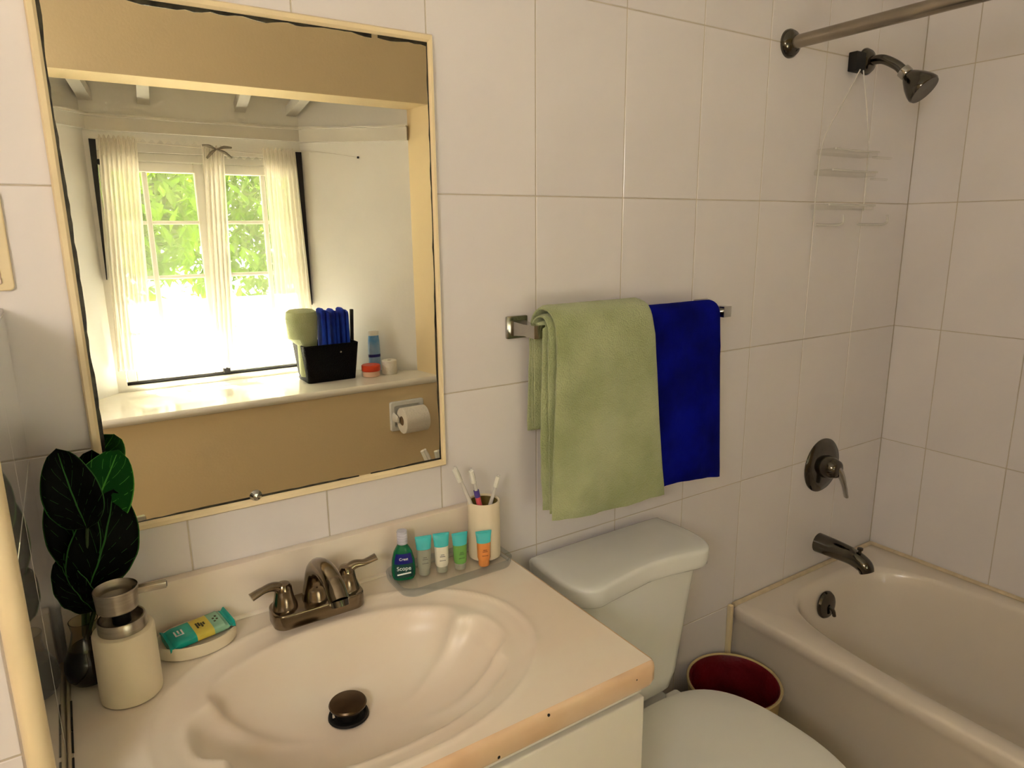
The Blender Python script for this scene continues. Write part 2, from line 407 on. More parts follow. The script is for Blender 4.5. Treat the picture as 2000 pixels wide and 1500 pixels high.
# bay: plan points
BL0, BL1, BR1, BR0 = (OX0, -1.67), (-0.578, -1.936), (0.178, -1.936), (0.535, -1.67)
BT = 0.60
def wall_seg(p, q, z0, z1, t, bm=None, outw=1):
    p, q = Vector(p), Vector(q); d = (q - p).normalized(); n = Vector((d.y, -d.x)) * outw
    b = bmesh.new()
    vs_ = [b.verts.new((a.x, a.y, z)) for z in (z0, z1) for a in (p, q, q + n * t, p + n * t)]
    for f in ((3, 2, 1, 0), (4, 5, 6, 7), (0, 1, 5, 4), (1, 2, 6, 5), (2, 3, 7, 6), (3, 0, 4, 7)): b.faces.new([vs_[i] for i in f])
    bmesh.ops.recalc_face_normals(b, faces=b.faces)
    return merge(bm, b)
struct('wall_bay_left', wall_seg(BL0, BL1, FLOOR, BT, 0.08, outw=1), 'white_wall')
struct('wall_bay_right', wall_seg(BR0, BR1, FLOOR, BT, 0.08, outw=-1), 'white_wall')
WX0, WX1, WZ0, WZ1 = -0.545, 0.165, -0.625, 0.232
bm = box(-0.62, 0.22, -2.01, -1.936, FLOOR, WZ0)
box(-0.62, 0.22, -2.01, -1.936, WZ1, BT, bm=bm)
box(-0.62, WX0, -2.01, -1.936, WZ0, WZ1, bm=bm)
box(WX1, 0.22, -2.01, -1.936, WZ0, WZ1, bm=bm)
struct('wall_bay_window', bm, 'white_wall')
# ledge slab with a rounded nosing
bm = bmesh.new()
pr = [(0, 0), (0.008, -0.003), (0.013, -0.010), (0.013, -0.018), (0.008, -0.025), (0, -0.028)]
rows = []
for dy, dz in pr: rows.append([Vector((OX0, YB + dy, SILL + dz)), Vector((OX1, YB + dy, SILL + dz))])
loft([[r[0] for r in rows], [r[1] for r in rows]], True, True, True, bm)
out = [(OX0, YB), (OX1, YB), (0.535, -1.67), (0.178, -1.936), (-0.578, -1.936), (OX0, -1.67)]
b2 = bmesh.new(); a_ = [b2.verts.new((x, y, SILL)) for x, y in out]; c_ = [b2.verts.new((x, y, SILL - 0.028)) for x, y in out]
b2.faces.new(a_); b2.faces.new(list(reversed(c_)))
for i in range(6): b2.faces.new((a_[i], c_[i], c_[(i + 1) % 6], a_[(i + 1) % 6]))
bmesh.ops.recalc_face_normals(b2, faces=b2.faces); merge(bm, b2)
struct('trim_1', bm, 'ledge', smooth=True)
# rail round the bay
bm = wall_seg(BL0, BL1, 0.300, 0.345, 0.022, outw=-1); wall_seg(BL1, BR1, 0.298, 0.342, 0.022, bm, -1); wall_seg(BR1, BR0, 0.296, 0.345, 0.022, bm, -1)
wall_seg(BL0, BL1, 0.345, 0.352, 0.034, bm, -1); wall_seg(BL1, BR1, 0.342, 0.349, 0.034, bm, -1); wall_seg(BR1, BR0, 0.345, 0.352, 0.034, bm, -1)
struct('trim_2', bm, 'white_trim')
bm = box(-0.95, 0.65, -2.02, -1.67, 0, 0.05)
for v in bm.verts: v.co.z += 0.425 if v.co.y < -1.9 else 0.58
cb = struct('ceiling_bay', bm, 'white_wall')
for x, s in ((-0.555, 0.10), (-0.375, 0.02), (-0.045, -0.02), (0.15, -0.10), (0.36, -0.2)):
    b2 = box(x - 0.02, x + 0.02, -1.934, -1.672, -0.035, 0.0)
    for v in b2.verts:
        v.co.z += 0.43 if v.co.y < -1.9 else 0.578
        if v.co.y > -1.9: v.co.x -= s
    obj('rafter', b2, 'white_trim', cb, smooth=False)

# partition stub beside the vanity
PX, PY, PZ = -0.766, -0.325, -0.14
wp = struct('wall_partition', box(-1.4, PX - G, PY + G, 0.006, FLOOR, PZ - 0.004), 'grout')
zl = [FLOOR] + [z for z in (-1.302, -0.9765, -0.651, -0.3255)] + [PZ - 0.006]
for z0, z1 in zip(zl[:-1], zl[1:]):
    for y0, y1 in ((PY, -0.2), (-0.2, -0.0005)): tile_piece(wp, '+x', y0, y1, z0, z1, PX - 0.006, 'tile_gloss')
zf = [FLOOR, -1.158, -0.8325, -0.507, -0.1815, PZ - 0.006]
for z0, z1 in zip(zf[:-1], zf[1:]):
    for x1, x0 in ((-0.787, -1.0), (-1.0, -1.2), (-1.2, -1.4)): tile_piece(wp, 'x', x0, x1, z0, z1, PY + 0.006)
bm = box(-1.4, PX, PY, 0.0, PZ - 0.006, PZ, 0.002)
obj('cap_tile', bm, 'tile', wp)
tr = tube([(PX - 0.0095, PY - 0.005, FLOOR), (PX - 0.0095, PY - 0.005, PZ)], 0.0115, 16, smooth=False, flat=(1, 0.9))
struct('trim_3', tr, 'cream_trim', smooth=True)

# ------------------------------------------------------------------ window
wn = tag(bpy.data.objects.new('window_1', None), kind='structure'); COL.objects.link(wn); wn.location = (-0.19, -1.96, WZ0)
WY0, WY1 = -1.985, -1.955
def bar(x0, x1, z0, z1, m='white_trim', name='window_frame', y0=WY0, y1=WY1, parent=wn):
    return obj(name, box(x0, x1, y0, y1, z0, z1, 0.003, 1), m, parent, smooth=False)
bar(WX0, WX1, WZ1 - 0.03, WZ1); bar(WX0, WX1, WZ0, WZ0 + 0.012, 'darkwood', 'window_sill')
for lx0, lx1, bz in ((WX0 + 0.004, -0.196, WZ0 + 0.014), (-0.170, WX1 - 0.004, WZ0 + 0.024)):
    lf = obj('casement', box(lx0, lx0 + 0.032, WY0, WY1, bz, WZ1 - 0.032, 0.003, 1), 'white_trim', wn, smooth=False)
    for nm, a in (('stile', (lx1 - 0.032, lx1, bz, WZ1 - 0.032)), ('top_rail', (lx0 + 0.032, lx1 - 0.032, WZ1 - 0.068, WZ1 - 0.032)), ('bottom_rail', (lx0 + 0.032, lx1 - 0.032, bz, bz + 0.04))):
        bar(*a, name=nm, parent=lf)
    ix0, ix1, iz0, iz1 = lx0 + 0.032, lx1 - 0.032, bz + 0.04, WZ1 - 0.068
    mxx = (ix0 + ix1) / 2 - (0.03 if lx0 < -0.3 else -0.03)
    zz = [iz0, -0.43, -0.222, -0.018, iz1]
    bar(mxx - 0.009, mxx + 0.009, iz0, iz1, name='muntin', parent=lf, y0=WY0 + 0.006, y1=WY1 - 0.004)
    for z in zz[1:-1]:
        bar(ix0, mxx - 0.009, z - 0.007, z + 0.007, name='muntin', parent=lf, y0=WY0 + 0.006, y1=WY1 - 0.004)
        bar(mxx + 0.009, ix1, z - 0.007, z + 0.007, name='muntin', parent=lf, y0=WY0 + 0.006, y1=WY1 - 0.004)
    for z0, z1 in zip(zz[:-1], zz[1:]):
        for p0, p1 in ((ix0, mxx - 0.009), (mxx + 0.009, ix1)):
            obj('pane', box(p0, p1, -1.972, -1.970, z0 + 0.007, z1 - 0.007), 'pane', lf, smooth=False)
bar(-0.196, -0.170, WZ0 + 0.012, WZ1 - 0.032, 'white_trim', 'mullion')
obj('mullion_foot', box(-0.198, -0.172, -1.9545, -1.94, WZ0 + 0.01, WZ0 + 0.075, 0.002, 1), 'darkwood', wn, smooth=False)
# dark strips on both sides of the window
def wedge(xa, xb, xc, xd, z0, z1):
    b = box(0, 1, -1.935, -1.921, z0, z1)
    for v in b.verts: v.co.x = (xc if v.co.x < 0.5 else xd) if v.co.z < (z0 + z1) / 2 else (xa if v.co.x < 0.5 else xb)
    return b
d = obj('shutter_strip', wedge(-0.562, -0.541, -0.5665, -0.564, -0.22, 0.268), 'darkwood', smooth=False)
tag(d, 'narrow dark strip left of the curtained window', 'shutter')
hk = obj('catch', lathe((-0.541, -1.916, 0.19), [(0.002, -0.01), (0.007, -0.008), (0.007, 0.008), (0.002, 0.01)], 12), 'darkwood', d)
d = obj('shutter_strip', wedge(0.148, 0.1775, 0.173, 0.1775, -0.36, 0.258), 'darkwood', smooth=False)
tag(d, 'wider dark strip right of the curtained window, beside the bay wall', 'shutter')

# ------------------------------------------------------------------ curtains
def curtain(name, tx0, tx1, bx0, bx1, zt, zb, folds, amp, y, m, label, skew=0.0):
    nx, nz = folds * 8, 26; bm = bmesh.new(); rows = []
    ph = [random.uniform(-0.5, 0.5) for _ in range(folds + 2)]
    for j in range(nz + 1):
        t = j / nz; row = []
        for i in range(nx + 1):
            s = i / nx; x = (tx0 + (tx1 - tx0) * s) * (1 - t) + (bx0 + (bx1 - bx0) * s) * t + skew * math.sin(PI * t) * (0.5 - s)
            a = amp * (0.55 + 0.5 * t)
            k = int(s * folds)
            yy = y + a * math.sin(2 * PI * s * folds + ph[k] * 0.6 * (1 - t) + 0.5 * math.sin(3 * t + ph[k])) + 0.003 * math.sin(9 * s + 4 * t)
            if t < 0.05: yy += 0.004 * math.sin(2 * PI * s * folds * 3)
            row.append(bm.verts.new((x, yy, zt + (zb - zt) * t + 0.006 * math.sin(2 * PI * s * folds) * (1 if j == 0 else 0))))
        rows.append(row)
    for a, b in zip(rows[:-1], rows[1:]):
        for i in range(nx): bm.faces.new((a[i], a[i + 1], b[i + 1], b[i]))
    return tag(obj(name, bm, m, angle=80), label, 'curtain', 'sheer curtains at the bay window')
CY = -1.898
curtain('sheer_curtain', -0.535, -0.415, -0.572, -0.45, 0.275, -0.555, 8, 0.011, CY, 'sheer_dense', 'gathered cream sheer curtain at the left edge of the window')
curtain('sheer_curtain', -0.43, -0.20, -0.455, -0.21, 0.268, -0.57, 8, 0.006, CY - 0.020, 'sheer', 'thin spread sheer curtain over the left window leaf')
curtain('sheer_curtain', -0.20, -0.125, -0.24, -0.155, 0.258, -0.585, 5, 0.010, CY + 0.004, 'sheer_dense', 'narrow bunched sheer curtain hanging over the middle of the window')
curtain('sheer_curtain', 0.018, 0.146, 0.02, 0.172, 0.262, -0.56, 8, 0.011, CY, 'sheer_dense', 'gathered cream sheer curtain at the right edge of the window')
curtain('sheer_curtain', -0.13, 0.02, -0.16, 0.03, 0.225, -0.575, 5, 0.006, CY - 0.020, 'sheer', 'thin spread sheer curtain over the right window leaf')
t = root('curtain_wire', (-0.19, -1.90, 0.25), 'thin curtain wire strung above the sheer curtains', 'wire')
obj('wire', tube([(-0.56, -1.912, 0.268), (-0.16, -1.905, 0.252), (0.02, -1.905, 0.243), (0.18, -1.90, 0.262), (0.36, -1.785, 0.235)], 0.0016, 6), 'white_trim', t)
obj('nail', lathe((0.367, -1.792, 0.235), [(0.004, -0.004), (0.004, 0.004)], 8), 'darkwood', t)
bm = bmesh.new()
for a, l in ((0.15, 0.055), (2.9, 0.05), (-0.5, 0.06), (-2.4, 0.05)):
    p = Vector((-0.155, CY + 0.018, 0.248)); e = p + Vector((math.cos(a) * l, 0.004, math.sin(a) * l))
    tube([p, (p + e) / 2 + Vector((0, 0.006, 0.004)), e], [0.004, 0.009, 0.006], 8, bm, flat=(1, 0.6))
tag(obj('curtain_bow', bm, mat('grey_ribbon', (150, 142, 126), 0.8, var=0.3, vscale=60)), 'grey knotted ribbon at the top of the middle curtain', 'ribbon')

# ------------------------------------------------------------------ garden outside
struct('ground_outside', box(-9, 9, -12, -2.1, FLOOR - 0.3, FLOOR - 0.2), 'ground')
struct('added_sun_eave', box(-2.5, 2.5, -2.36, -2.015, 0.34, 0.40), 'white_trim')  # unseen eave added to keep the sun off the upper window
tag(obj('garden_wall', box(-4, 4, -3.25, -3.05, FLOOR - 0.2, -0.42, 0.02), 'parapet'), 'sunlit white garden wall below the trees outside the window', 'wall')
def tree(x, y, z, rx, rz, n, label):
    t = root('garden_tree', (x, y, FLOOR - 0.2), label, 'tree', 'trees outside the window')
    obj('trunk', tube([(x, y, FLOOR - 0.2), (x + 0.05, y, (FLOOR + z) / 2), (x - 0.03, y, z)], [0.09, 0.07, 0.05], 10), 'bark', t)
    bm = bmesh.new()
    for _ in range(n):
        while True:
            d = Vector((random.uniform(-1, 1), random.uniform(-1, 1), random.uniform(-1, 1)))
            if d.length < 1: break
        c = Vector((x + d.x * rx, y + d.y * rx * 0.7, z + d.z * rz)); L = random.uniform(0.10, 0.19); W = L * 0.42
        q = Matrix.Rotation(random.uniform(0, 6.3), 3, 'Z') @ Matrix.Rotation(random.uniform(-1.2, 1.2), 3, 'X')
        P = [q @ Vector(v) + c for v in ((0, -L / 2, 0), (W / 2, 0, 0.01), (0, L / 2, 0), (-W / 2, 0, 0.01))]
        v = [bm.verts.new(p_) for p_ in P]; bm.faces.new((v[0], v[1], v[2])); bm.faces.new((v[0], v[2], v[3]))
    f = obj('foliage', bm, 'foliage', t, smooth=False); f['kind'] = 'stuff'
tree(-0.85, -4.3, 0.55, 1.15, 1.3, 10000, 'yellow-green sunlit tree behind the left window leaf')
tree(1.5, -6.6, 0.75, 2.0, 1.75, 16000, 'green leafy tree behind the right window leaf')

# ------------------------------------------------------------------ wall mirror
mr_ = root('wall_mirror', (-0.445, -0.006, -0.445), 'large rectangular wall mirror in a thin cream frame', 'mirror')
MX0, MX1, MZ0, MZ1 = -0.700, -0.196, -0.446, 0.228
obj('mirror_glass', box(MX0 + 0.006, MX1 - 0.006, -0.008, -0.002, MZ0 + 0.006, MZ1 - 0.006), 'mirror', mr_, smooth=False)
fw = 0.011
def frame_bar(a, b, inn0, inn1, name='frame_bar'):
    """mitred bar between outer corners a,b and inner corners"""
    bmx = bmesh.new(); rr = []
    for o_, i_ in ((a, inn0), (b, inn1)):
        o_, i_ = Vector(o_), Vector(i_)
        rr.append([Vector((p.x, y, p.y)) for p, y in ((o_, -0.0005), (o_, -0.011), (o_ * 0.8 + i_ * 0.2, -0.014), (o_ * 0.3 + i_ * 0.7, -0.0135), (i_, -0.010), (i_, -0.0005))])
    return obj(name, loft(rr), 'cream_trim', mr_)
O = [(MX0, MZ0), (MX1, MZ0), (MX1, MZ1), (MX0, MZ1)]
I = [(MX0 + fw, MZ0 + fw), (MX1 - fw * 0.7, MZ0 + fw), (MX1 - fw * 0.7, MZ1 - fw), (MX0 + fw, MZ1 - fw)]
for k in range(4): frame_bar(O[k], O[(k + 1) % 4], I[k], I[(k + 1) % 4])
# ragged corroded edges of the silvering
def ragged(p, q, inward, wmin, wmax, n, skip=0.0):
    bmx = bmesh.new(); p, q, inward = Vector(p), Vector(q), Vector(inward); prev = None
    w_ = (wmin + wmax) / 2
    for i in range(n + 1):
        s = i / n; w_ = min(wmax, max(wmin, w_ + random.uniform(-1, 1) * (wmax - wmin) * 0.45))
        a = p.lerp(q, s); b = a + inward * w_
        cur = [bmx.verts.new((a.x, -0.0086, a.y)), bmx.verts.new((b.x, -0.0086, b.y)), bmx.verts.new((a.x, -0.0081, a.y)), bmx.verts.new((b.x, -0.0081, b.y))]
        if prev and random.random() > skip:
            bmx.faces.new((prev[0], prev[1], cur[1], cur[0])); bmx.faces.new((prev[1], prev[3], cur[3], cur[1]))
        prev = cur
    obj('corroded_edge', bmx, 'desilver', mr_, smooth=False)
ragged((I[0][0], I[0][1]), (I[3][0], I[3][1]), (1, 0), 0.002, 0.0046, 60)
ragged((I[1][0], I[1][1]), (I[2][0], I[2][1]), (-1, 0), 0.0012, 0.0034, 50, 0.03)
ragged((I[3][0], I[3][1]), (I[2][0], I[2][1]), (0, -1), 0.0012, 0.006, 50, 0.05)
ragged((I[0][0], I[0][1]), (I[1][0], I[1][1]), (0, 1), 0.0008, 0.003, 50, 0.04)
obj('mirror_clip', lathe((-0.507, -0.009, MZ0 + fw + 0.003), [(0.0, 0.006), (0.005, 0.005), (0.009, 0.0), (0.009, -0.004)], 16, axis=(0, -1, 0)), 'chrome', mr_)

# wall plate in the corner above the partition
wpl = root('wall_plate', (-0.786, -0.006, -0.12), 'cream framed pinkish wall plate in the corner left of the mirror', 'wall plate')
obj('plate', prism(rrect(-0.821, -0.751, -0.120, -0.006, 0.006), 0.0, 0.006, 0.002).copy() if False else xform(prism(rrect(-0.821, -0.751, -0.120, -0.006, 0.006), 0.0, 0.006, 0.002), Matrix(((1, 0, 0, 0), (0, 0, -1, 0), (0, 1, 0, 0), (0, 0, 0, 1)))), 'cream_trim', wpl)
obj('rocker', box(-0.808, -0.7625, -0.009, -0.005, -0.112, -0.020, 0.001, 1), mat('pinkish_plastic', (234, 208, 190), 0.35, var=0.03), wpl)

# ------------------------------------------------------------------ vanity top with moulded basin
CZ = -0.61; CX0, CX1, CY0, CY1 = -0.760, -0.118, -0.430, -0.0005
vt = root('washbasin_counter', (-0.44, -0.22, CZ - 0.035), 'cream cultured marble vanity top with oval shell basin and backsplash', 'vanity top')
BC = (-0.447, -0.238)
DRX, DRY, DRZ = -0.452, -0.195, -0.712
def basin_z(x, y):
    dx, dy = x - BC[0], y - BC[1]
    ro = ((abs(dx) / 0.246) ** 2.1 + (abs(dy) / 0.176) ** 2.1) ** (1 / 2.1)
    th = math.atan2(dy / 0.137, dx / 0.2)
    tt = math.atan2(abs(dy) / 0.137, abs(dx) / 0.2)
    scal = 1.01 - 0.085 * math.exp(-((tt - 0.42) / 0.12) ** 2)
    ri = ((abs(dx) / 0.2) ** 2.15 + (abs(dy + 0.004) / 0.137) ** 2.15) ** (1 / 2.15) / scal
    z = 0.0
    # fine raised ring then slightly dished land
    z += 0.0022 * math.exp(-((ro - 1.0) / 0.018) ** 2)
    if ro < 1.0: z -= 0.006 * min(1, (1 - ro) / 0.12)
    if ri < 1.04:
        t = max(0.0, min(1.0, (1.04 - ri) / 1.04)); s = 1 - (1 - t) ** 3.6
        # softened edge
        e = min(1, (1.04 - ri) / 0.10); s *= e * e * (3 - 2 * e)
        z -= 0.088 * s
    return z
bm = bmesh.new(); NX, NY = 150, 104; GR = []
for j in range(NY + 1):
    y = CY0 + (CY1 - CY0) * j / NY; GR.append([bm.verts.new((CX0 + (CX1 - CX0) * i / NX, y, CZ + basin_z(CX0 + (CX1 - CX0) * i / NX, y))) for i in range(NX + 1)])
for j in range(NY):
    for i in range(NX):
        cx = CX0 + (CX1 - CX0) * (i + 0.5) / NX; cy = CY0 + (CY1 - CY0) * (j + 0.5) / NY
        if math.hypot(cx - DRX, cy - DRY) < 0.0195: continue
        bm.faces.new((GR[j][i], GR[j][i + 1], GR[j + 1][i + 1], GR[j + 1][i]))
obj('slab', bm, 'marble', vt, angle=70)
prof = [(0, 0), (0.003, -0.0008), (0.006, -0.004), (0.007, -0.010), (0.007, -0.028), (0.004, -0.034), (-0.004, -0.036)]
rings = []
for dx, dz in prof: rings.append([Vector((CX0, CY0 - dx, CZ + dz)), Vector((CX1 - 0.006, CY0 - dx, CZ + dz)), Vector((CX1 - 0.002 + dx * 0.7, CY0 + 0.002 - dx * 0.7, CZ + dz)), Vector((CX1 + dx, CY0 + 0.006, CZ + dz)), Vector((CX1 + dx, CY1, CZ + dz))])
obj('front_edge', loft(rings, False, False, False), 'marble_edge', vt)
obj('backsplash', box(CX0, CX1 + 0.006, -0.020, -0.0005, CZ - 0.004, -0.5255, 0.003, 2), 'marble', vt)
bm = tube([(CX0, -0.021, CZ + 0.001), (CX1, -0.021, CZ + 0.001)], 0.004, 8, smooth=False)
obj('cove', bm, 'marble', vt)
obj('caulk_strip', box(PX + 0.0005, CX0 - 0.0004, -0.43, -0.0005, CZ - 0.02, CZ + 0.002, 0.0015, 1), 'caulk', vt)
bm = bmesh.new()
for y0, y1 in ((-0.10, -0.135), (-0.137, -0.16), (-0.163, -0.20), (-0.21, -0.25), (-0.26, -0.29)):
    box(CX0 - 0.0012, CX0 + 0.0008, y1, y0, CZ + 0.0005, CZ + 0.0024, bm=bm)
obj('dark_joint', bm, 'dark_gap', vt, smooth=False)
for x, z, s in ((-0.15, -0.0135, 0.0016), (-0.29, -0.004, 0.0018), (-0.36, -0.027, 0.0026)):
    obj('edge_chip', lathe((x, CY0 - 0.0065, CZ + z), [(0.0, 0.0008), (s, 0.0004), (s, -0.001)], 8, (0, -1, 0)), 'dark_gap', vt)
# drain and pop-up stopper
obj('drain_ring', lathe((DRX, DRY, CZ + basin_z(DRX, DRY + 0.02)), [(0.0, -0.022), (0.019, -0.022), (0.0205, -0.004), (0.0235, 0.0005), (0.0265, 0.0005), (0.0275, -0.003)], 40), 'black_hole', vt)
sp = obj('stopper', lathe((DRX, DRY, CZ + basin_z(DRX, DRY + 0.02) + 0.013), [(0.0, -0.002), (0.021, -0.002), (0.0245, 0.0), (0.0255, 0.003), (0.024, 0.0052), (0.014, 0.0066), (0.0, 0.007)], 40), 'bronze', vt)
obj('stopper_stem', lathe((DRX, DRY, CZ + basin_z(DRX, DRY + 0.02) - 0.02), [(0.015, 0), (0.015, 0.033)], 20), 'black_hole', sp)

# cabinet below
vc = root('vanity_cabinet', (-0.44, -0.21, FLOOR), 'white vanity cabinet under the cream sink top', 'cabinet')
for nm, a in (('side_panel', (-0.756, -0.740, -0.405, -0.002, FLOOR + 0.001, CZ - 0.0365)), ('side_panel', (-0.142, -0.126, -0.405, -0.002, FLOOR + 0.001, CZ - 0.0365)),
              ('top_rail', (-0.756, -0.124, -0.420, -0.4055, CZ - 0.0525, CZ - 0.0365)), ('bottom_panel', (-0.739, -0.143, -0.405, -0.004, FLOOR + 0.08, FLOOR + 0.096)),
              ('back_panel', (-0.739, -0.143, -0.010, -0.002, FLOOR + 0.097, CZ - 0.12)), ('toe_kick', (-0.739, -0.143, -0.36, -0.345, FLOOR + 0.001, FLOOR + 0.079))):
    obj(nm, box(*a, 0.001, 1), 'cabinet', vc, smooth=False)
for x0, x1 in ((-0.752, -0.443), (-0.439, -0.122)):
    dd = obj('door', box(x0, x1, -0.424, -0.406, FLOOR + 0.10, CZ - 0.0575, 0.003, 3), 'cabinet', vc)
    kx = x1 - 0.035 if x0 < -0.5 else x0 + 0.035
    obj('knob', lathe((kx, -0.4235, -0.76), [(0.006, 0), (0.006, 0.012), (0.014, 0.016), (0.014, 0.022), (0.008, 0.026), (0, 0.027)], 16, (0, -1, 0)), 'nickel', dd)

# ------------------------------------------------------------------ faucet
FX, FY = -0.447, -0.068
fc = root('basin_faucet', (FX, FY, CZ), 'bronze-nickel two-handle basin faucet behind the oval sink', 'faucet')
obj('base', prism(rrect(FX - 0.067, FX + 0.067, FY - 0.027, FY + 0.027, 0.017, 6), CZ + 0.0005, CZ + 0.024, 0.0025), 'nickel', fc)
obj('spout', tube([(FX, FY + 0.004, CZ + 0.018), (FX, FY + 0.003, CZ + 0.048), (FX, FY - 0.012, CZ + 0.076), (FX, FY - 0.048, CZ + 0.090), (FX, FY - 0.084, CZ + 0.086), (FX, FY - 0.106, CZ + 0.068)],
    [0.022, 0.0158, 0.0146, 0.0142, 0.0138, 0.0138], 20, up=(1, 0, 0)), 'nickel', fc)
obj('aerator', lathe((FX, FY - 0.110, CZ + 0.063), [(0.0115, 0.0), (0.012, 0.008)], 16, axis=(0, 0.5, 1)), 'dark_chrome', fc)
for s in (-1, 1):
    hx = FX + s * 0.047
    h = obj('handle', lathe((hx, FY, CZ + 0.022), [(0.0185, 0.0), (0.018, 0.006), (0.0145, 0.016), (0.0125, 0.028), (0.012, 0.034), (0.009, 0.039), (0, 0.041)], 24), 'nickel', fc)
    obj('lever', tube([(hx - s * 0.004, FY, CZ + 0.05), (hx + s * 0.012, FY - 0.001, CZ + 0.060), (hx + s * 0.028, FY - 0.004, CZ + 0.061), (hx + s * 0.046, FY - 0.006, CZ + 0.060 + (0.006 if s > 0 else -0.004))],
        [0.0095, 0.008, 0.0068, 0.0075], 14, flat=[(1, 1), (1.0, 0.85), (1.1, 0.6), (1.25, 0.5)]), 'nickel', h)

# ------------------------------------------------------------------ soap dispenser
SX, SY = -0.696, -0.121
sd = root('soap_dispenser', (SX, SY, CZ), 'cream cylindrical soap dispenser with brushed steel pump', 'soap dispenser')
obj('body', lathe((SX, SY, CZ + 0.001), [(0.032, 0), (0.034, 0.0015), (0.0345, 0.005), (0.0337, 0.086), (0.0328, 0.0885), (0.031, 0.089), (0.0, 0.089)], 48), 'matte_cream', sd)
obj('collar', lathe((SX, SY, CZ + 0.0885), [(0.0, 0.001), (0.0255, 0.001), (0.0265, 0.002), (0.0265, 0.015), (0.0255, 0.0165), (0.0235, 0.0165), (0.0235, 0.008), (0, 0.008)], 40), 'steel', sd)
obj('stem', lathe((SX, SY, CZ + 0.098), [(0.010, 0), (0.010, 0.03)], 16), 'black_hole', sd)
obj('pump_head', lathe((SX - 0.002, SY, CZ + 0.1165), [(0.0, 0.0), (0.021, 0.0), (0.0225, 0.0015), (0.0235, 0.019), (0.0242, 0.026), (0.0235, 0.027), (0.0225, 0.026), (0.021, 0.014), (0, 0.012)], 40), 'steel', sd)
hd = Vector((0.95, 0.05, 0)).normalized()
obj('spout', rotated(box(SX + 0.015, SX + 0.052, SY - 0.0045, SY + 0.0045, CZ + 0.131, CZ + 0.139, 0.0012, 2), (SX, SY, 0), 'Z', -0.12), 'steel', sd)
obj('spout_opening', rotated(box(SX + 0.0515, SX + 0.0525, SY - 0.003, SY + 0.003, CZ + 0.1325, CZ + 0.1375), (SX, SY, 0), 'Z', -0.12), 'black_hole', sd, smooth=False)

# ------------------------------------------------------------------ plant in dark vase
VX, VY = -0.7365, -0.062
pt = root('potted_plant', (VX, VY, CZ), 'dark broad-leaved plant in a dark glass vase behind the soap dispenser', 'plant')
vz = obj('vase', lathe((VX, VY, CZ + 0.001), [(0.014, 0), (0.021, 0.002), (0.0265, 0.010), (0.028, 0.022), (0.0262, 0.036), (0.020, 0.048)], 36, cap1=True), 'dark_glass', pt)
obj('vase_neck', lathe((VX, VY, CZ + 0.048), [(0.0208, 0.0), (0.0165, 0.012), (0.0145, 0.024), (0.0165, 0.036), (0.0155, 0.036), (0.0135, 0.024), (0.0155, 0.012), (0.0195, 0.0)], 32, cap0=False, cap1=False), 'glass', vz)
def leaf(base, tip, width, nrm, bend, m='leaf'):
    base, tip = Vector(base), Vector(tip); ax = tip - base; L = ax.length; t_ = ax.normalized()
    n_ = Vector(nrm); n_ = (n_ - t_ * n_.dot(t_)).normalized(); s_ = t_.cross(n_)
    bm = bmesh.new(); uvl = bm.loops.layers.uv.new('UVMap'); nv, nu = 18, 8; rows = []
    for j in range(nv + 1):
        v = j / nv; wv = max(0.0, math.sin(PI * v ** 0.9)) ** 0.52 * width / 2
        c = base + t_ * (L * v) + n_ * (bend * math.sin(PI * v) - bend * 0.9 * v * v)
        row = []
        for i in range(nu + 1):
            u = i / nu - 0.5
            row.append((bm.verts.new(c + s_ * (2 * u * wv) + n_ * (abs(u) * 2 * wv * 0.22 + 0.0012 * math.sin(v * 26 + u * 3))), (i / nu, v)))
        rows.append(row)
    for a, b in zip(rows[:-1], rows[1:]):
        for i in range(nu):
            f = bm.faces.new([a[i][0], a[i + 1][0], b[i + 1][0], b[i][0]])
            for lp, q in zip(f.loops, (a[i], a[i + 1], b[i + 1], b[i])): lp[uvl].uv = q[1]
    o = obj('leaf', bm, m, pt, angle=80)
    sm = o.modifiers.new('thickness', 'SOLIDIFY'); sm.thickness = 0.0006
    return o
def stem(p, q, b=(0, 0, 0), r=0.0022):
    mid = (Vector(p) + Vector(q)) / 2 + Vector(b); obj('stem', tube([p, mid, q], [r, r, r * 0.8], 8), 'stem', pt)
vtop = Vector((VX, VY, CZ + 0.06))
cdir = (0.1, -0.9, 0.3)
def place_leaf(base, tip, width, nrm, bend, m='leaf', sb=(0, 0, 0)):
    leaf(base, tip, width, nrm, bend, m); stem(vtop + Vector((random.uniform(-.006, .006), random.uniform(-.006, .006), 0)), base, sb)
place_leaf((-0.7165, -0.105, -0.392), (-0.734, -0.112, -0.292), 0.058, (-0.1, -0.95, 0.30), 0.010)
place_leaf((-0.728, -0.070, -0.420), (-0.672, -0.058, -0.318), 0.072, (0.05, -0.95, 0.25), 0.010, 'leaf_green')
place_leaf((-0.727, -0.085, -0.480), (-0.682, -0.082, -0.362), 0.076, (0.2, -0.95, 0.1), 0.012)
place_leaf((-0.728, -0.082, -0.455), (-0.733, -0.078, -0.330), 0.056, (-0.1, -0.9, 0.1), 0.010)
place_leaf((-0.722, -0.085, -0.508), (-0.752, -0.092, -0.430), 0.040, (-0.35, -0.9, 0.2), 0.008)
place_leaf((-0.715, -0.074, -0.49), (-0.706, -0.07, -0.375), 0.072, (0.1, -0.95, 0.1), 0.008)
place_leaf((-0.725, -0.050, -0.43), (-0.698, -0.032, -0.318), 0.055, (0.3, 0.9, 0.2), 0.008)

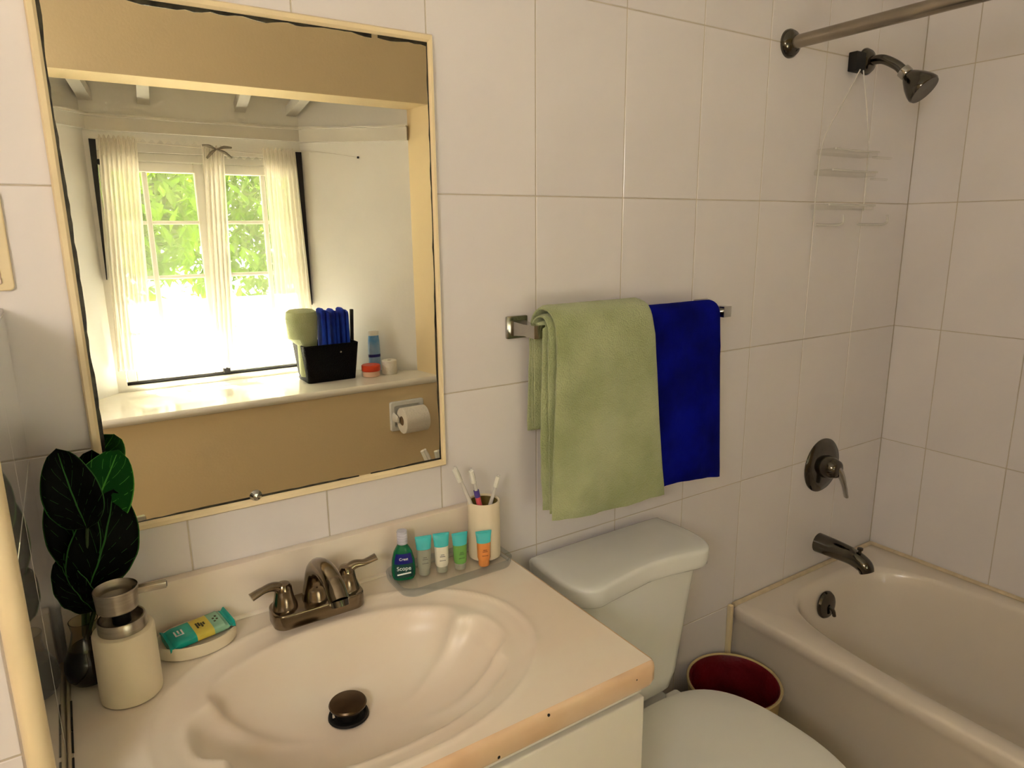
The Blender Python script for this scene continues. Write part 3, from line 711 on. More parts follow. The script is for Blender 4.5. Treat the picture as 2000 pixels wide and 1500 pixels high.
# ------------------------------------------------------------------ soap dish and wrapped soap
dc = Vector((-0.612, -0.060, CZ)); da = 0.0
bm = bmesh.new(); N_ = 56
def ell(a, b, z): return [dc + Vector((math.cos(da) * a * math.cos(2 * PI * i / N_) - math.sin(da) * b * math.sin(2 * PI * i / N_), math.sin(da) * a * math.cos(2 * PI * i / N_) + math.cos(da) * b * math.sin(2 * PI * i / N_), z)) for i in range(N_)]
sd_ = obj('soap_dish', loft([ell(0.047, 0.032, 0.0008), ell(0.0505, 0.0352, 0.004), ell(0.0520, 0.0362, 0.019), ell(0.0515, 0.0357, 0.0212), ell(0.0493, 0.0335, 0.0208), ell(0.0483, 0.0325, 0.017), ell(0.046, 0.029, 0.013), ell(0.02, 0.012, 0.012)]), 'matte_cream')
tag(sd_, 'oval cream soap dish holding the wrapped soap bar', 'soap dish')
so = root('wrapped_soap', dc + Vector((0.004, -0.004, 0.0135)), 'teal and yellow wrapped soap bar lying in the oval dish', 'soap')
sT = Matrix.Translation(dc + Vector((0.003, 0.003, 0.0225))) @ Matrix.Rotation(0.14, 4, 'Z') @ Matrix.Rotation(-0.05, 4, 'Y')
L2, W2, H2 = 0.0365, 0.0235, 0.0058
def soap_z(u):  return 1 - max(0, (abs(u) - 0.78) / 0.22) ** 1.5
def soap_seg(u0, u1, name, m):
    rr = []
    for k in range(9):
        u = u0 + (u1 - u0) * k / 8; hz = H2 * soap_z(u) * 0.95 + 0.0006; wz = W2 * (1 + 0.05 * abs(u) ** 4)
        ring = []
        for i in range(20):
            a = 2 * PI * i / 20; c, s = math.cos(a), math.sin(a)
            ring.append(sT @ Vector((u * L2, wz * math.copysign(abs(c) ** 0.45, c), hz * math.copysign(abs(s) ** 0.5, s) + (0.0007 * math.sin(40 * u)) * (abs(u) > 0.8))))
        rr.append(ring)
    return obj(name, loft(rr, True, True, True), m, so)
soap_seg(-1.16, -0.20, 'teal_wrap', 'teal'); soap_seg(-0.20, 0.42, 'yellow_wrap', 'yellow'); soap_seg(0.42, 0.95, 'mint_wrap', 'mint'); soap_seg(0.95, 1.16, 'teal_end', 'teal')
bm = bmesh.new()
def mark(x0, x1, y0, y1):
    b = box(x0, x1, y0, y1, H2 + 0.0004, H2 + 0.0009); xform(b, sT); merge(bm, b)
for k in range(3): mark(-0.030 + k * 0.0045, -0.028 + k * 0.0045, -0.006 + k % 2 * 0.003, 0.006)
mark(-0.030, -0.019, -0.0078, -0.0062)
obj('white_print', bm, 'ink_white', so, smooth=False)
bm = bmesh.new()
for k in range(4): mark(-0.002 + k * 0.003, 0.0002 + k * 0.003, -0.008 + (k % 2) * 0.004, 0.006 - (k // 2) * 0.003)
for k in range(4): mark(0.020 + (k % 2) * 0.004, 0.0225 + (k % 2) * 0.004, -0.008 + k * 0.004, -0.005 + k * 0.004)
obj('dark_print', bm, 'ink', so, smooth=False)

# ------------------------------------------------------------------ clear tray with toiletries
TX0, TX1, TY0, TY1 = -0.326, -0.126, -0.118, -0.027
ty = root('clear_tray', ((TX0 + TX1) / 2, (TY0 + TY1) / 2, CZ), 'clear acrylic tray with rounded corners holding the toiletries', 'tray')
obj('tray_base', prism(rrect(TX0 + 0.003, TX1 - 0.003, TY0 + 0.003, TY1 - 0.003, 0.021), CZ + 0.003, CZ + 0.0055, 0.0008, 2), 'film', ty)
ro = [rrect(TX0 - e, TX1 + e, TY0 - e, TY1 + e, 0.024 + e, 8) for e in (-0.001, 0.001, 0.0025, 0.0005, -0.0015, -0.0035)]
zr = [CZ + 0.003, CZ + 0.008, CZ + 0.0165, CZ + 0.018, CZ + 0.0165, CZ + 0.003]
rim = [[Vector((x, y, z)) for x, y in o_] for o_, z in zip(ro, zr)]; rim.append(rim[0])
bm = loft(rim, False, False, True); bmesh.ops.remove_doubles(bm, verts=bm.verts, dist=1e-6); bmesh.ops.recalc_face_normals(bm, faces=bm.faces)
obj('tray_rim', bm, 'clear', ty)
TZ = CZ + 0.0062
# mouthwash
mx_, my_ = -0.302, -0.056
mw = root('mouthwash_bottle', (mx_, my_, TZ), 'small green mouthwash bottle with clear white cap on the tray', 'bottle')
bd = []
for a, b, z in ((0.012, 0.008, 0), (0.0165, 0.0105, 0.001), (0.019, 0.012, 0.006), (0.0195, 0.0122, 0.018), (0.018, 0.0116, 0.034), (0.0145, 0.0104, 0.047), (0.0095, 0.0088, 0.056), (0.0072, 0.0072, 0.060)):
    bd.append([Vector((x, y, TZ + z)) for x, y in superell(mx_, my_, a, b, 2.6, 40)])
md = Vector((-0.40, -0.92, 0.12))
obj('body', rotated(loft(bd), (mx_, my_, 0), 'Z', -0.35), 'wash', mw)
cp = [(0.0078, 0.060), (0.0085, 0.061)]
for k in range(4): cp += [(0.0085, 0.063 + k * 0.0045), (0.0078, 0.0645 + k * 0.0045), (0.0085, 0.066 + k * 0.0045)]
cp += [(0.008, 0.082), (0.0, 0.0825)]
obj('cap', lathe((mx_, my_, TZ), cp, 24), mat('pearl_cap', (222, 222, 236), 0.2, var=0.05, trans=0.2), mw)
fr = Vector((-math.sin(0.35), -math.cos(0.35), 0)); sdv = Vector((math.cos(0.35), -math.sin(0.35), 0))
def label_patch(name, zc, hh, hw, m, off):
    bm = bmesh.new(); rows = []
    for j in range(7):
        z = zc - hh + 2 * hh * j / 6; f = (z - TZ)
        # interpolate ellipse radii
        prof_ = [(0.0165, 0.0105, 0.001), (0.019, 0.012, 0.006), (0.0195, 0.0122, 0.018), (0.018, 0.0116, 0.034), (0.0145, 0.0104, 0.047), (0.0095, 0.0088, 0.056)]
        for q0, q1 in zip(prof_[:-1], prof_[1:]):
            if q0[2] <= f <= q1[2]:
                s = (f - q0[2]) / (q1[2] - q0[2]); a_, b_ = q0[0] + (q1[0] - q0[0]) * s, q0[1] + (q1[1] - q0[1]) * s
        row = []
        for i in range(9):
            u = -1 + 2 * i / 8; x = a_ * hw * u * (1 - 0.0 * j); yb = b_ * (1 - abs(x / a_) ** 2.6) ** (1 / 2.6)
            row.append(bm.verts.new(Vector((mx_, my_, z)) + sdv * x + fr * (yb + off)))
        rows.append(row)
    for a, b in zip(rows[:-1], rows[1:]):
        for i in range(8): bm.faces.new((a[i], a[i + 1], b[i + 1], b[i]))
    return obj(name, bm, m, mw)
label_patch('lower_label', TZ + 0.0175, 0.0115, 0.78, 'dkgreen', 0.0005)
label_patch('upper_label', TZ + 0.038, 0.0085, 0.80, 'navy', 0.0005)
text_mesh('lettering', 'Scope', 0.0095, 'ink_white', mw, facing(Vector((mx_, my_, TZ + 0.0225)) + fr * 0.0132, fr))
text_mesh('lettering', 'Crest', 0.0062, 'ink_white', mw, facing(Vector((mx_, my_, TZ + 0.038)) + fr * 0.0122, fr))
obj('white_band', xform(box(-0.011, 0.011, -0.0012, 0.0012, 0, 0.0004), facing(Vector((mx_, my_, TZ + 0.0135)) + fr * 0.0131, fr) @ Matrix.Rotation(0.12, 4, 'Z')), 'ink_white', mw, smooth=False)
# four travel tubes standing on their caps
def travel_tube(x, y, h, m, ang, label, halfc=False):
    t = root('travel_tube', (x, y, TZ), label, 'tube', 'travel size tubes on the clear tray')
    def ring(a, b, z):
        return [Vector((x, y, 0)) + Matrix.Rotation(ang, 3, 'Z') @ Vector((p[0], p[1], 0)) + Vector((0, 0, TZ + z)) for p in superell(0, 0, a, b, 2.0, 28)]
    obj('cap', loft([ring(0.0085, 0.0085, 0), ring(0.0092, 0.0092, 0.001), ring(0.0092, 0.0092, 0.010), ring(0.0088, 0.0088, 0.011)]), 't_clear' if not halfc else m, t)
    k = h - 0.011; z0 = 0.0111
    obj('body', loft([ring(0.0098, 0.0098, z0), ring(0.0108, 0.0104, z0 + 0.003), ring(0.0112, 0.0094, z0 + k * 0.30), ring(0.0118, 0.0074, z0 + k * 0.60)]), m, t)
    obj('crimped_end', loft([ring(0.0119, 0.0074, z0 + k * 0.605), ring(0.0126, 0.0048, z0 + k * 0.78), ring(0.0134, 0.0022, z0 + k * 0.92), ring(0.0136, 0.0009, z0 + k * 0.94), ring(0.0137, 0.0008, z0 + k)]), 'turq', t)
    n = Matrix.Rotation(ang, 3, 'Z') @ Vector((0, -1, 0))
    bm = bmesh.new(); mm = facing(Vector((x, y, TZ + z0 + k * 0.33)) + n * 0.0098, n)
    for dz, wv in ((0.003, 0.003), (0.0, 0.0042), (-0.007, 0.005)): merge(bm, xform(box(-wv, wv, dz - 0.0005, dz + 0.0005, -0.0006, 0.0004), mm))
    obj('faint_print', bm, mat('faint_print_' + m, tuple(int(v * 0.72) for v in {'t_clear': (206, 206, 188), 't_white': (225, 220, 205), 't_green': (120, 180, 90), 't_orange': (226, 130, 60)}[m]), 0.5, var=0.02), t, smooth=False)
travel_tube(-0.268, -0.062, 0.066, 't_clear', -0.25, 'clear travel tube with turquoise end beside the mouthwash')
travel_tube(-0.240, -0.070, 0.067, 't_white', -0.30, 'creamy white travel tube with turquoise end')
travel_tube(-0.210, -0.078, 0.063, 't_green', -0.2, 'light green travel tube with turquoise end')
travel_tube(-0.172, -0.091, 0.061, 't_orange', -0.3, 'orange travel tube with turquoise end in front of the cup', True)
# tumbler with toothbrushes
UX, UY = -0.153, -0.061
tb = root('toothbrush_cup', (UX, UY, TZ), 'tall cream tumbler standing on the clear tray with toothbrushes', 'cup')
obj('cup_body', lathe((UX, UY, TZ), [(0.024, 0), (0.0272, 0.002), (0.0275, 0.006), (0.0275, 0.1), (0.0265, 0.102), (0.0248, 0.1015), (0.0242, 0.099)], 44, cap1=False), 'matte_cream', tb)
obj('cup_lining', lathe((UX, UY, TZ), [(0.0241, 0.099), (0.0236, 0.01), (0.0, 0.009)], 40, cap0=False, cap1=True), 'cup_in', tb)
def toothbrush(foot, top, m1, m2, label, head=True):
    foot, top = Vector(foot), Vector(top); d = (top - foot)
    t = root('toothbrush', foot, label, 'toothbrush', 'toothbrushes in the cream cup')
    p = lambda s: foot + d * s
    obj('handle', tube([p(0), p(0.25), p(0.45)], [0.0035, 0.0042, 0.004], 10), m1, t)
    obj('neck', tube([p(0.448), p(0.6), p(0.8), p(0.84)], [0.004, 0.0036, 0.0026, 0.0035], 10), m2, t)
    obj('head', tube([p(0.835), p(0.92), p(1.0)], [0.0045, 0.0058, 0.004], 10, flat=(1, 0.55)), m2, t)
    n = Vector((-0.6, -0.75, 0)); n = (n - d * n.dot(d) / d.dot(d)).normalized()
    obj('bristles', tube([p(0.85) + n * 0.006, p(0.92) + n * 0.006, p(0.99) + n * 0.006], 0.0042, 8, smooth=False), 'plastic_white', t)
toothbrush((UX + 0.012, UY + 0.006, TZ + 0.012), (-0.207, -0.063, -0.432), 'yellow_plastic', 'brush_clear', 'tall clear toothbrush leaning left in the cup')
toothbrush((UX + 0.004, UY - 0.010, TZ + 0.012), (-0.178, -0.066, -0.440), 'brush_pink', 'brush_clear', 'pink and purple toothbrush with clear head in the cup')
toothbrush((UX - 0.010, UY + 0.006, TZ + 0.012), (UX + 0.030, UY - 0.002, TZ + 0.140), 'yellow_plastic', 'brush_clear', 'clear toothbrush leaning to the right of the cup')
pk = [o for o in bpy.data.objects if o.get('label', '').startswith('pink and purple')][0]
p_ = lambda q: Vector((UX + 0.004, UY - 0.010, TZ + 0.012)).lerp(Vector((-0.178, -0.066, -0.440)), q)
obj('pink_grip', tube([p_(0.44), p_(0.55), p_(0.66)], 0.0046, 10), 'brush_pink', pk)
obj('purple_collar', tube([p_(0.66), p_(0.70), p_(0.74)], 0.0048, 10), 'brush_purple', pk)
# ------------------------------------------------------------------ towel rail and towels
BZ, BY = -0.224, -0.062
rl = root('towel_rail', (0.19, -0.03, BZ), 'chrome towel rail with square wall mounts', 'towel rail')
obj('rail', tube([(-0.05, BY, BZ), (0.43, BY, BZ)], 0.0075, 12, smooth=False), 'chrome', rl)
for x in (-0.045, 0.425):
    mo = obj('mount', box(x - 0.022, x + 0.022, -0.007, -0.0002, BZ - 0.019, BZ + 0.021, 0.003, 2), 'chrome', rl)
    obj('post', loft([[Vector((x + a * 0.014, -0.0065, BZ + b * 0.013)) for a, b in ((-1, -1), (1, -1), (1, 1), (-1, 1))], [Vector((x + a * 0.010, -0.04, BZ + b * 0.010)) for a, b in ((-1, -1), (1, -1), (1, 1), (-1, 1))], [Vector((x + a * 0.011, BY - 0.012, BZ + b * 0.011)) for a, b in ((-1, -1), (1, -1), (1, 1), (-1, 1))]]), 'chrome', mo, angle=20)

def drape(name, parent, m, x0, x1, r, th, zf, zb_, seed, splay=0.0, wob=0.004, top=BZ, flare=0.0, yshift=0.0, slope=0.0):
    """one thick terry layer hung over the rail: profile in YZ swept along X"""
    rnd = random.Random(seed); nx = 22
    cen = []
    nF, nA, nB = 16, 10, 10
    for i in range(nB): cen.append((+r, zb_ + (top - zb_) * i / nB, 'b', 1 - i / nB))
    for i in range(nA + 1):
        a = PI * i / nA; cen.append((r * math.cos(a), top + r * math.sin(a), 'a', 0))
    for i in range(1, nF + 1): cen.append((-r, top + (zf - top) * i / nF, 'f', i / nF))
    P1, P2, P3 = (rnd.uniform(0, 6) for _ in range(3))
    rings = []
    for k in range(nx + 1):
        s = k / nx; x = x0 + (x1 - x0) * s
        e = 1.0 - 0.72 * max(0, 1 - min(s, 1 - s) / 0.045) ** 2      # rounded selvedge
        inn, outn = [], []
        for i, (y, z, part, q) in enumerate(cen):
            a = cen[max(i - 1, 0)]; b = cen[min(i + 1, len(cen) - 1)]
            ty_, tz_ = b[0] - a[0], b[1] - a[1]; l = math.hypot(ty_, tz_) or 1; ny, nz = tz_ / l, -ty_ / l
            if part == 'f': pass
            w_ = wob * (q ** 0.8) * (math.sin(7 * s + P1 + 2.5 * q) + 0.6 * math.sin(15 * s + P2 + 4 * q)) if part != 'a' else 0.0006 * math.sin(20 * s)
            yy = BY + yshift + y + (w_ - splay * q if part == 'f' else (w_ * 0.3 if part == 'b' else 0))
            if part == 'b': yy = min(yy, -0.006 - th / 2)
            zz = z + (slope * s * q if part == 'f' else 0) + (0.004 * math.sin(5 * s + P3) * (q if part != 'a' else 0))
            xx = x + flare * q * (s - 0.15) + (0.003 * math.sin(11 * z + P3 * 2) if part == 'f' else 0)
            hh = th / 2 * e
            if i in (0, len(cen) - 1): hh *= 0.45
            outn.append(Vector((xx, yy - ny * hh, zz - nz * hh))); inn.append(Vector((xx, yy + ny * hh, zz + nz * hh)))
        rings.append(outn + list(reversed(inn)))
    bm = loft(rings, True, True, True)
    # terry unevenness
    for v in bm.verts:
        j = 0.0007 * (math.sin(v.co.x * 160 + v.co.z * 90 + seed) + math.sin(v.co.z * 210 - v.co.x * 60)); v.co.y += j
    return obj(name, bm, m, parent, angle=60)
gt = root('green_towel', (0.085, BY, -0.56), 'thick folded sage green towel hanging at the left of the rail', 'towel')
drape('inner_fold', gt, 'towel_green', -0.039, 0.185, 0.0122, 0.0085, -0.540, -0.395, 1, 0.002, 0.003, slope=-0.008)
drape('middle_fold', gt, 'towel_green', -0.035, 0.188, 0.0245, 0.0085, -0.550, -0.404, 2, 0.003, 0.004, slope=-0.010)
drape('outer_fold', gt, 'towel_green', -0.030, 0.190, 0.0375, 0.0115, -0.556, -0.412, 3, 0.004, 0.0035, flare=0.05, slope=-0.012)
bt = root('blue_towel', (0.295, BY, -0.57), 'royal blue towel hanging at the right of the rail', 'towel')
drape('inner_fold', bt, 'towel_blue', 0.205, 0.385, 0.0125, 0.008, -0.545, -0.42, 4, 0.002, 0.002, slope=-0.016)
drape('outer_fold', bt, 'towel_blue', 0.202, 0.388, 0.0225, 0.009, -0.553, -0.43, 5, 0.004, 0.003, flare=0.03, slope=-0.018)

# ------------------------------------------------------------------ toilet
TC = 0.137
tl = root('toilet', (TC, -0.3, FLOOR), 'white toilet with closed lid between the vanity and the tub', 'toilet')
def tank_ring(hw, yb_, yf, z, r):
    return [Vector((x, y, z)) for x, y in rrect(TC - hw, TC + hw, yf, yb_, r, 6)]
obj('tank', loft([tank_ring(0.085, -0.030, -0.135, -0.985, 0.03), tank_ring(0.108, -0.026, -0.150, -0.965, 0.035), tank_ring(0.118, -0.024, -0.155, -0.93, 0.035), tank_ring(0.142, -0.020, -0.160, -0.76, 0.035), tank_ring(0.151, -0.018, -0.163, -0.7015, 0.035)]), 'ceramic', tl)
half = [(0.0, -0.168), (0.05, -0.171), (0.10, -0.180), (0.132, -0.184), (0.156, -0.172), (0.170, -0.145), (0.1755, -0.105), (0.173, -0.055), (0.168, -0.026), (0.160, -0.016), (0.09, -0.014)]
ctrl = [(x, y, 0) for x, y in half] + [(0.0, -0.014, 0)] + [(-x, y, 0) for x, y in reversed(half[1:])]
ctrl = ctrl[-2:] + ctrl + ctrl[:2]
lo = catmull(ctrl, 5); lo = [(TC + p.x, p.y) for p in lo[10:-10]][:-5]
def lid_ring(ins, z):
    cx, cy = TC, -0.099
    return [Vector((cx + (x - cx) * (1 - ins / 0.175), cy + (y - cy) * (1 - ins / 0.085), z)) for x, y in lo]
obj('tank_lid', loft([lid_ring(0.010, -0.7005), lid_ring(0.004, -0.700), lid_ring(0.0015, -0.697), lid_ring(0.001, -0.690), lid_ring(0.0, -0.670), lid_ring(0.001, -0.6655), lid_ring(0.0035, -0.6625), lid_ring(0.008, -0.661), lid_ring(0.03, -0.6595), lid_ring(0.08, -0.659)]), 'ceramic', tl, angle=50)
SCX = 0.165
def egg(z, k, yb_=-0.150, yf=-0.600, hw=0.190, back=0.115):
    pts = []
    N1 = 64; yc = -0.37
    for i in range(N1):
        a = 2 * PI * i / N1; c, s = math.cos(a), math.sin(a)
        if s >= 0: x = hw * math.copysign(abs(c) ** 0.66, c); y = yc + (yb_ - yc) * abs(s) ** 0.7
        else: x = hw * c; y = yc + (yf - yc) * abs(s)
        pts.append(Vector((SCX + x * k, -0.38 + (y + 0.38) * k, z)))
    return pts
obj('bowl', loft([egg(FLOOR + 0.001, 0.62), egg(FLOOR + 0.05, 0.56), egg(FLOOR + 0.18, 0.58), egg(-1.10, 0.82), egg(-1.05, 0.93), egg(-1.028, 0.95), egg(-1.0265, 0.90)]), 'ceramic', tl)
obj('bowl_deck', prism(rrect(TC - 0.105, TC + 0.105, -0.26, -0.022, 0.03), -1.08, -1.0, 0.010), 'ceramic', tl)
obj('seat', loft([egg(-1.0263, 0.95), egg(-1.024, 0.985), egg(-1.012, 0.99), egg(-1.008, 0.97), egg(-1.0077, 0.9)]), 'plastic_white', tl)
obj('seat_lid', loft([egg(-1.0075, 0.96), egg(-1.002, 0.995), egg(-0.988, 1.0), egg(-0.981, 0.985), egg(-0.978, 0.93), egg(-0.976, 0.75), egg(-0.975, 0.4), egg(-0.9745, 0.1)]), 'plastic_white', tl)
for x in (SCX - 0.075, SCX + 0.075):
    obj('hinge', prism(rrect(x - 0.018, x + 0.018, -0.162, -0.136, 0.008), -1.0005, -0.990, 0.004), 'plastic_white', tl)

# ------------------------------------------------------------------ waste bin
bx_, by_ = 0.470, -0.117
wbn = root('waste_bin', (bx_, by_, FLOOR), 'cream waste bin with dark red liner between toilet and tub', 'waste bin')
obj('bucket', lathe((bx_, by_, FLOOR + 0.001), [(0.0, 0.0), (0.076, 0.0), (0.08, 0.004), (0.102, 0.317), (0.1055, 0.321), (0.1065, 0.326), (0.1045, 0.329), (0.1005, 0.327), (0.099, 0.321)], 48, cap1=False), 'bin', wbn)
rr = []
for r, h in ((0.1000, 0.2815), (0.0985, 0.283), (0.0965, 0.280), (0.0955, 0.26), (0.093, 0.20), (0.086, 0.12), (0.072, 0.09), (0.04, 0.085)):
    rr.append([Vector((bx_ + (r * (1 + 0.03 * math.sin(9 * a + h * 60) * (h < 0.27))) * math.cos(a), by_ + r * (1 + 0.03 * math.sin(9 * a + h * 60) * (h < 0.27)) * math.sin(a), FLOOR + 0.045 + h + (0.008 * math.sin(7 * a) if h < 0.15 else 0))) for a in [2 * PI * i / 48 for i in range(48)]])
obj('liner', loft(rr, False, True), 'red_bag', wbn)

# ------------------------------------------------------------------ bathtub
TBX0, TBX1, TBY1, TBY0, RZ = 0.592, XR - 0.001, -0.001, YB + 0.001, -0.975
bt_ = root('bathtub', ((TBX0 + TBX1) / 2, (TBY0 + TBY1) / 2, FLOOR), 'almond enamel bathtub along the right tiled wall', 'bathtub')
NT = 128
cX, cY, aX, bY = 0.899, -0.765, 0.262, 0.712
def tub_in(k, z, n=4.0, dy=0.0, ka=None):
    return [Vector((x, y + dy, z)) for x, y in superell(cX, cY, aX * (ka if ka else k), bY * k, n, NT)]
inner0 = tub_in(1.0, RZ)
def outer(ins, z):
    out = []
    x0, x1, y0, y1 = TBX0 + ins, TBX1 - (ins if ins < 0.02 else 0), TBY0, TBY1
    for p in inner0:
        dx, dy = p.x - cX, p.y - cY
        tX = ((x1 - cX) / dx if dx > 0 else (x0 - cX) / dx) if abs(dx) > 1e-9 else 1e9
        tY = ((y1 - cY) / dy if dy > 0 else (y0 - cY) / dy) if abs(dy) > 1e-9 else 1e9
        t = min(tX, tY); out.append(Vector((cX + dx * t, cY + dy * t, z)))
    return out
rings = [outer(0.012, FLOOR + 0.001), outer(0.012, RZ - 0.05), outer(0.003, RZ - 0.034), outer(0.0, RZ - 0.022), outer(0.0, RZ - 0.008), outer(0.003, RZ - 0.002), outer(0.008, RZ),
         tub_in(1.012, RZ + 0.0005), tub_in(1.0, RZ - 0.002), tub_in(0.985, RZ - 0.012), tub_in(0.965, RZ - 0.06, ka=0.97), tub_in(0.935, RZ - 0.18, ka=0.93), tub_in(0.90, RZ - 0.28, ka=0.87), tub_in(0.86, RZ - 0.325, ka=0.80, n=3.5), tub_in(0.78, RZ - 0.342, ka=0.68, n=3), tub_in(0.4, RZ - 0.348, ka=0.3, n=3), tub_in(0.02, RZ - 0.35, ka=0.02, n=2)]
obj('shell', loft(rings, False, True), 'tub', bt_, angle=50)
ov = obj('overflow_plate', lathe((0.875, -0.079, -1.03), [(0.036, 0.0), (0.0365, 0.004), (0.033, 0.009), (0.02, 0.012), (0, 0.0125)], 32, axis=(0, -1, 0.12)), 'dark_chrome', bt_)
obj('trip_lever', tube([(0.875, -0.09, -1.03), (0.880, -0.100, -1.04), (0.884, -0.102, -1.056)], [0.005, 0.0045, 0.005], 10), 'dark_chrome', ov)
obj('wall_caulk', tube([(TBX0 + 0.002, -0.0072, RZ + 0.002), (XR - 0.008, -0.0072, RZ + 0.002)], 0.0065, 8, smooth=False), 'caulk', bt_)
obj('wall_caulk', tube([(XR - 0.0075, -0.008, RZ + 0.002), (XR - 0.0075, YB + 0.008, RZ + 0.002)], 0.0065, 8, smooth=False), 'caulk', bt_)
obj('corner_strip', box(0.578, 0.5905, -0.012, -0.0005, FLOOR + 0.002, RZ + 0.004, 0.003, 2), 'cream_trim', bt_)

# bath mixer valve
vx, vz_ = 0.925, -0.675
va = root('bath_mixer', (vx, 0, vz_), 'round dark chrome bath mixer with single lever above the tub spout', 'tap')
obj('escutcheon', lathe((vx, -0.0003, vz_), [(0.073, 0), (0.073, 0.003), (0.068, 0.008), (0.05, 0.012), (0.03, 0.014), (0, 0.014)], 48, axis=(0, -1, 0)), 'dark_chrome', va)
obj('hub', lathe((vx, -0.013, vz_), [(0.031, 0), (0.028, 0.02), (0.022, 0.036), (0.016, 0.04), (0, 0.041)], 32, axis=(0, -1, 0)), 'dark_chrome', va)
obj('lever', tube([(vx, -0.040, vz_ + 0.006), (vx + 0.012, -0.050, vz_ - 0.015), (vx + 0.024, -0.055, vz_ - 0.045), (vx + 0.033, -0.058, vz_ - 0.078)], [0.013, 0.012, 0.0095, 0.009], 14, flat=[(1, 1), (1.1, 0.8), (1.1, 0.7), (1.2, 0.6)]), 'chrome', va)
# tub spout
ts = root('tub_spout', (0.945, 0, -0.915), 'dark chrome tub spout on the tiled wall above the rim', 'spout')
obj('spout_body', tube([(0.945, -0.0005, -0.903), (0.945, -0.05, -0.903), (0.945, -0.10, -0.905), (0.945, -0.132, -0.916), (0.945, -0.142, -0.932)], [0.027, 0.0255, 0.0225, 0.021, 0.018], 20, up=(1, 0, 0)), 'dark_chrome', ts)
obj('diverter', lathe((0.945, -0.118, -0.886), [(0.004, -0.008), (0.004, 0.006), (0.007, 0.008), (0.007, 0.013), (0, 0.014)], 14), 'dark_chrome', ts)
# shower head
sh = root('shower_fixture', (0.952, 0, 0.322), 'dark chrome shower head on a short arm below the curtain rod', 'shower head')
obj('flange', lathe((0.952, -0.0003, 0.322), [(0.030, 0), (0.030, 0.003), (0.024, 0.012), (0.014, 0.016), (0, 0.016)], 32, axis=(0, -1, 0)), 'dark_chrome', sh)
obj('arm', tube([(0.952, -0.010, 0.322), (0.955, -0.04, 0.320), (0.960, -0.07, 0.303), (0.962, -0.088, 0.286)], 0.0105, 14), 'dark_chrome', sh)
obj('swivel_nut', lathe((0.962, -0.084, 0.290), [(0.011, 0), (0.015, 0.003), (0.015, 0.016), (0.012, 0.02)], 20, axis=(0.05, -0.75, -0.72)), 'chrome', sh)
obj('head', lathe((0.963, -0.096, 0.278), [(0.012, 0), (0.018, 0.008), (0.028, 0.026), (0.034, 0.042), (0.0355, 0.052), (0.033, 0.057), (0.0, 0.056)], 36, axis=(0.08, -0.74, -0.72)), 'dark_chrome', sh)
# clear plastic hanging caddy
ca = root('shower_caddy', (0.90, -0.02, -0.05), 'clear plastic shower caddy hanging on a cord beside the shower head', 'caddy')
obj('hook_clip', box(0.880, 0.918, -0.022, -0.0005, 0.292, 0.334, 0.003, 2), 'black_hole', ca)
cy_ = -0.025
obj('cord', tube([(0.892, cy_, 0.294), (0.83, cy_, 0.21), (0.776, cy_, 0.135), (0.765, cy_, 0.05), (0.762, cy_, -0.045)], 0.0016, 6), 'brush_clear', ca)
obj('cord', tube([(0.905, cy_, 0.294), (0.935, cy_, 0.21), (0.957, cy_, 0.125), (0.962, cy_, 0.05), (0.962, cy_, -0.02)], 0.0016, 6), 'brush_clear', ca)
for z, x0, x1 in ((0.115, 0.772, 0.955), (0.070, 0.768, 0.955), (-0.006, 0.766, 0.96)):
    b = prism(rrect(x0, x1, -0.055, -0.008, 0.01), z - 0.012, z, 0.002, 2)
    s_ = obj('shelf', b, 'film', ca)
    obj('front_lip', tube([(x0 + 0.004, -0.0565, z - 0.002), ((x0 + x1) / 2, -0.0575, z - 0.003), (x1 - 0.004, -0.0565, z - 0.002)], 0.0022, 8), 'brush_clear', s_)
for x0, x1, z in ((0.967, 1.04, 0.105), (0.967, 1.03, 0.055)):
    obj('side_arm', box(x0, x1, -0.04, -0.03, z - 0.003, z + 0.002, 0.001, 1), 'film', ca)
for x0, x1 in ((0.765, 0.86), (0.935, 1.05)):
    obj('lower_hook', tube([(x0, -0.03, -0.052), ((x0 + x1) / 2, -0.032, -0.053), (x1, -0.035, -0.050), (x1 + 0.002, -0.035, -0.030)], 0.0032, 8, smooth=True), 'brush_clear', ca)
# curtain rod
rd = root('curtain_rod', (0.66, -0.76, 0.325), 'grey metal shower curtain rod crossing the room above the tub', 'rod')
obj('rod', tube([(0.660, -0.004, 0.3245), (0.660, YB + 0.004, 0.3245)], 0.0135, 20, smooth=False), 'rod_steel', rd)
for y, d in ((-0.0003, -1), (YB + 0.0003, 1)):
    obj('flange', lathe((0.660, y, 0.3245), [(0.029, 0), (0.029, 0.005), (0.024, 0.013), (0.017, 0.016), (0.0137, 0.018)], 32, axis=(0, d, 0)), 'dark_chrome', rd)

# ------------------------------------------------------------------ things on the bay ledge (seen in the mirror)
LZ = SILL + 0.0005
VY_ = lambda yp: -0.016 - yp
bk = root('black_basket', (0.165, VY_(1.70), LZ), 'black basket of towels standing on the window ledge', 'basket')
def bring(z, e):
    return [Vector((x, y, LZ + z)) for x, y in rrect(0.058 - e, 0.262 + e, VY_(1.79) - e, VY_(1.645) + e, 0.012, 4)]
obj('basket_body', loft([bring(0, -0.008), bring(0.001, -0.004), bring(0.150, 0.010), bring(0.152, 0.007), bring(0.148, 0.004), bring(0.02, -0.008), bring(0.012, -0.03)]), 'basket', bk)
obj('stud', lathe((0.195, VY_(1.645) + 0.0085, LZ + 0.118), [(0.005, 0), (0.004, 0.003), (0, 0.004)], 12, axis=(0, 1, 0)), 'chrome', bk)
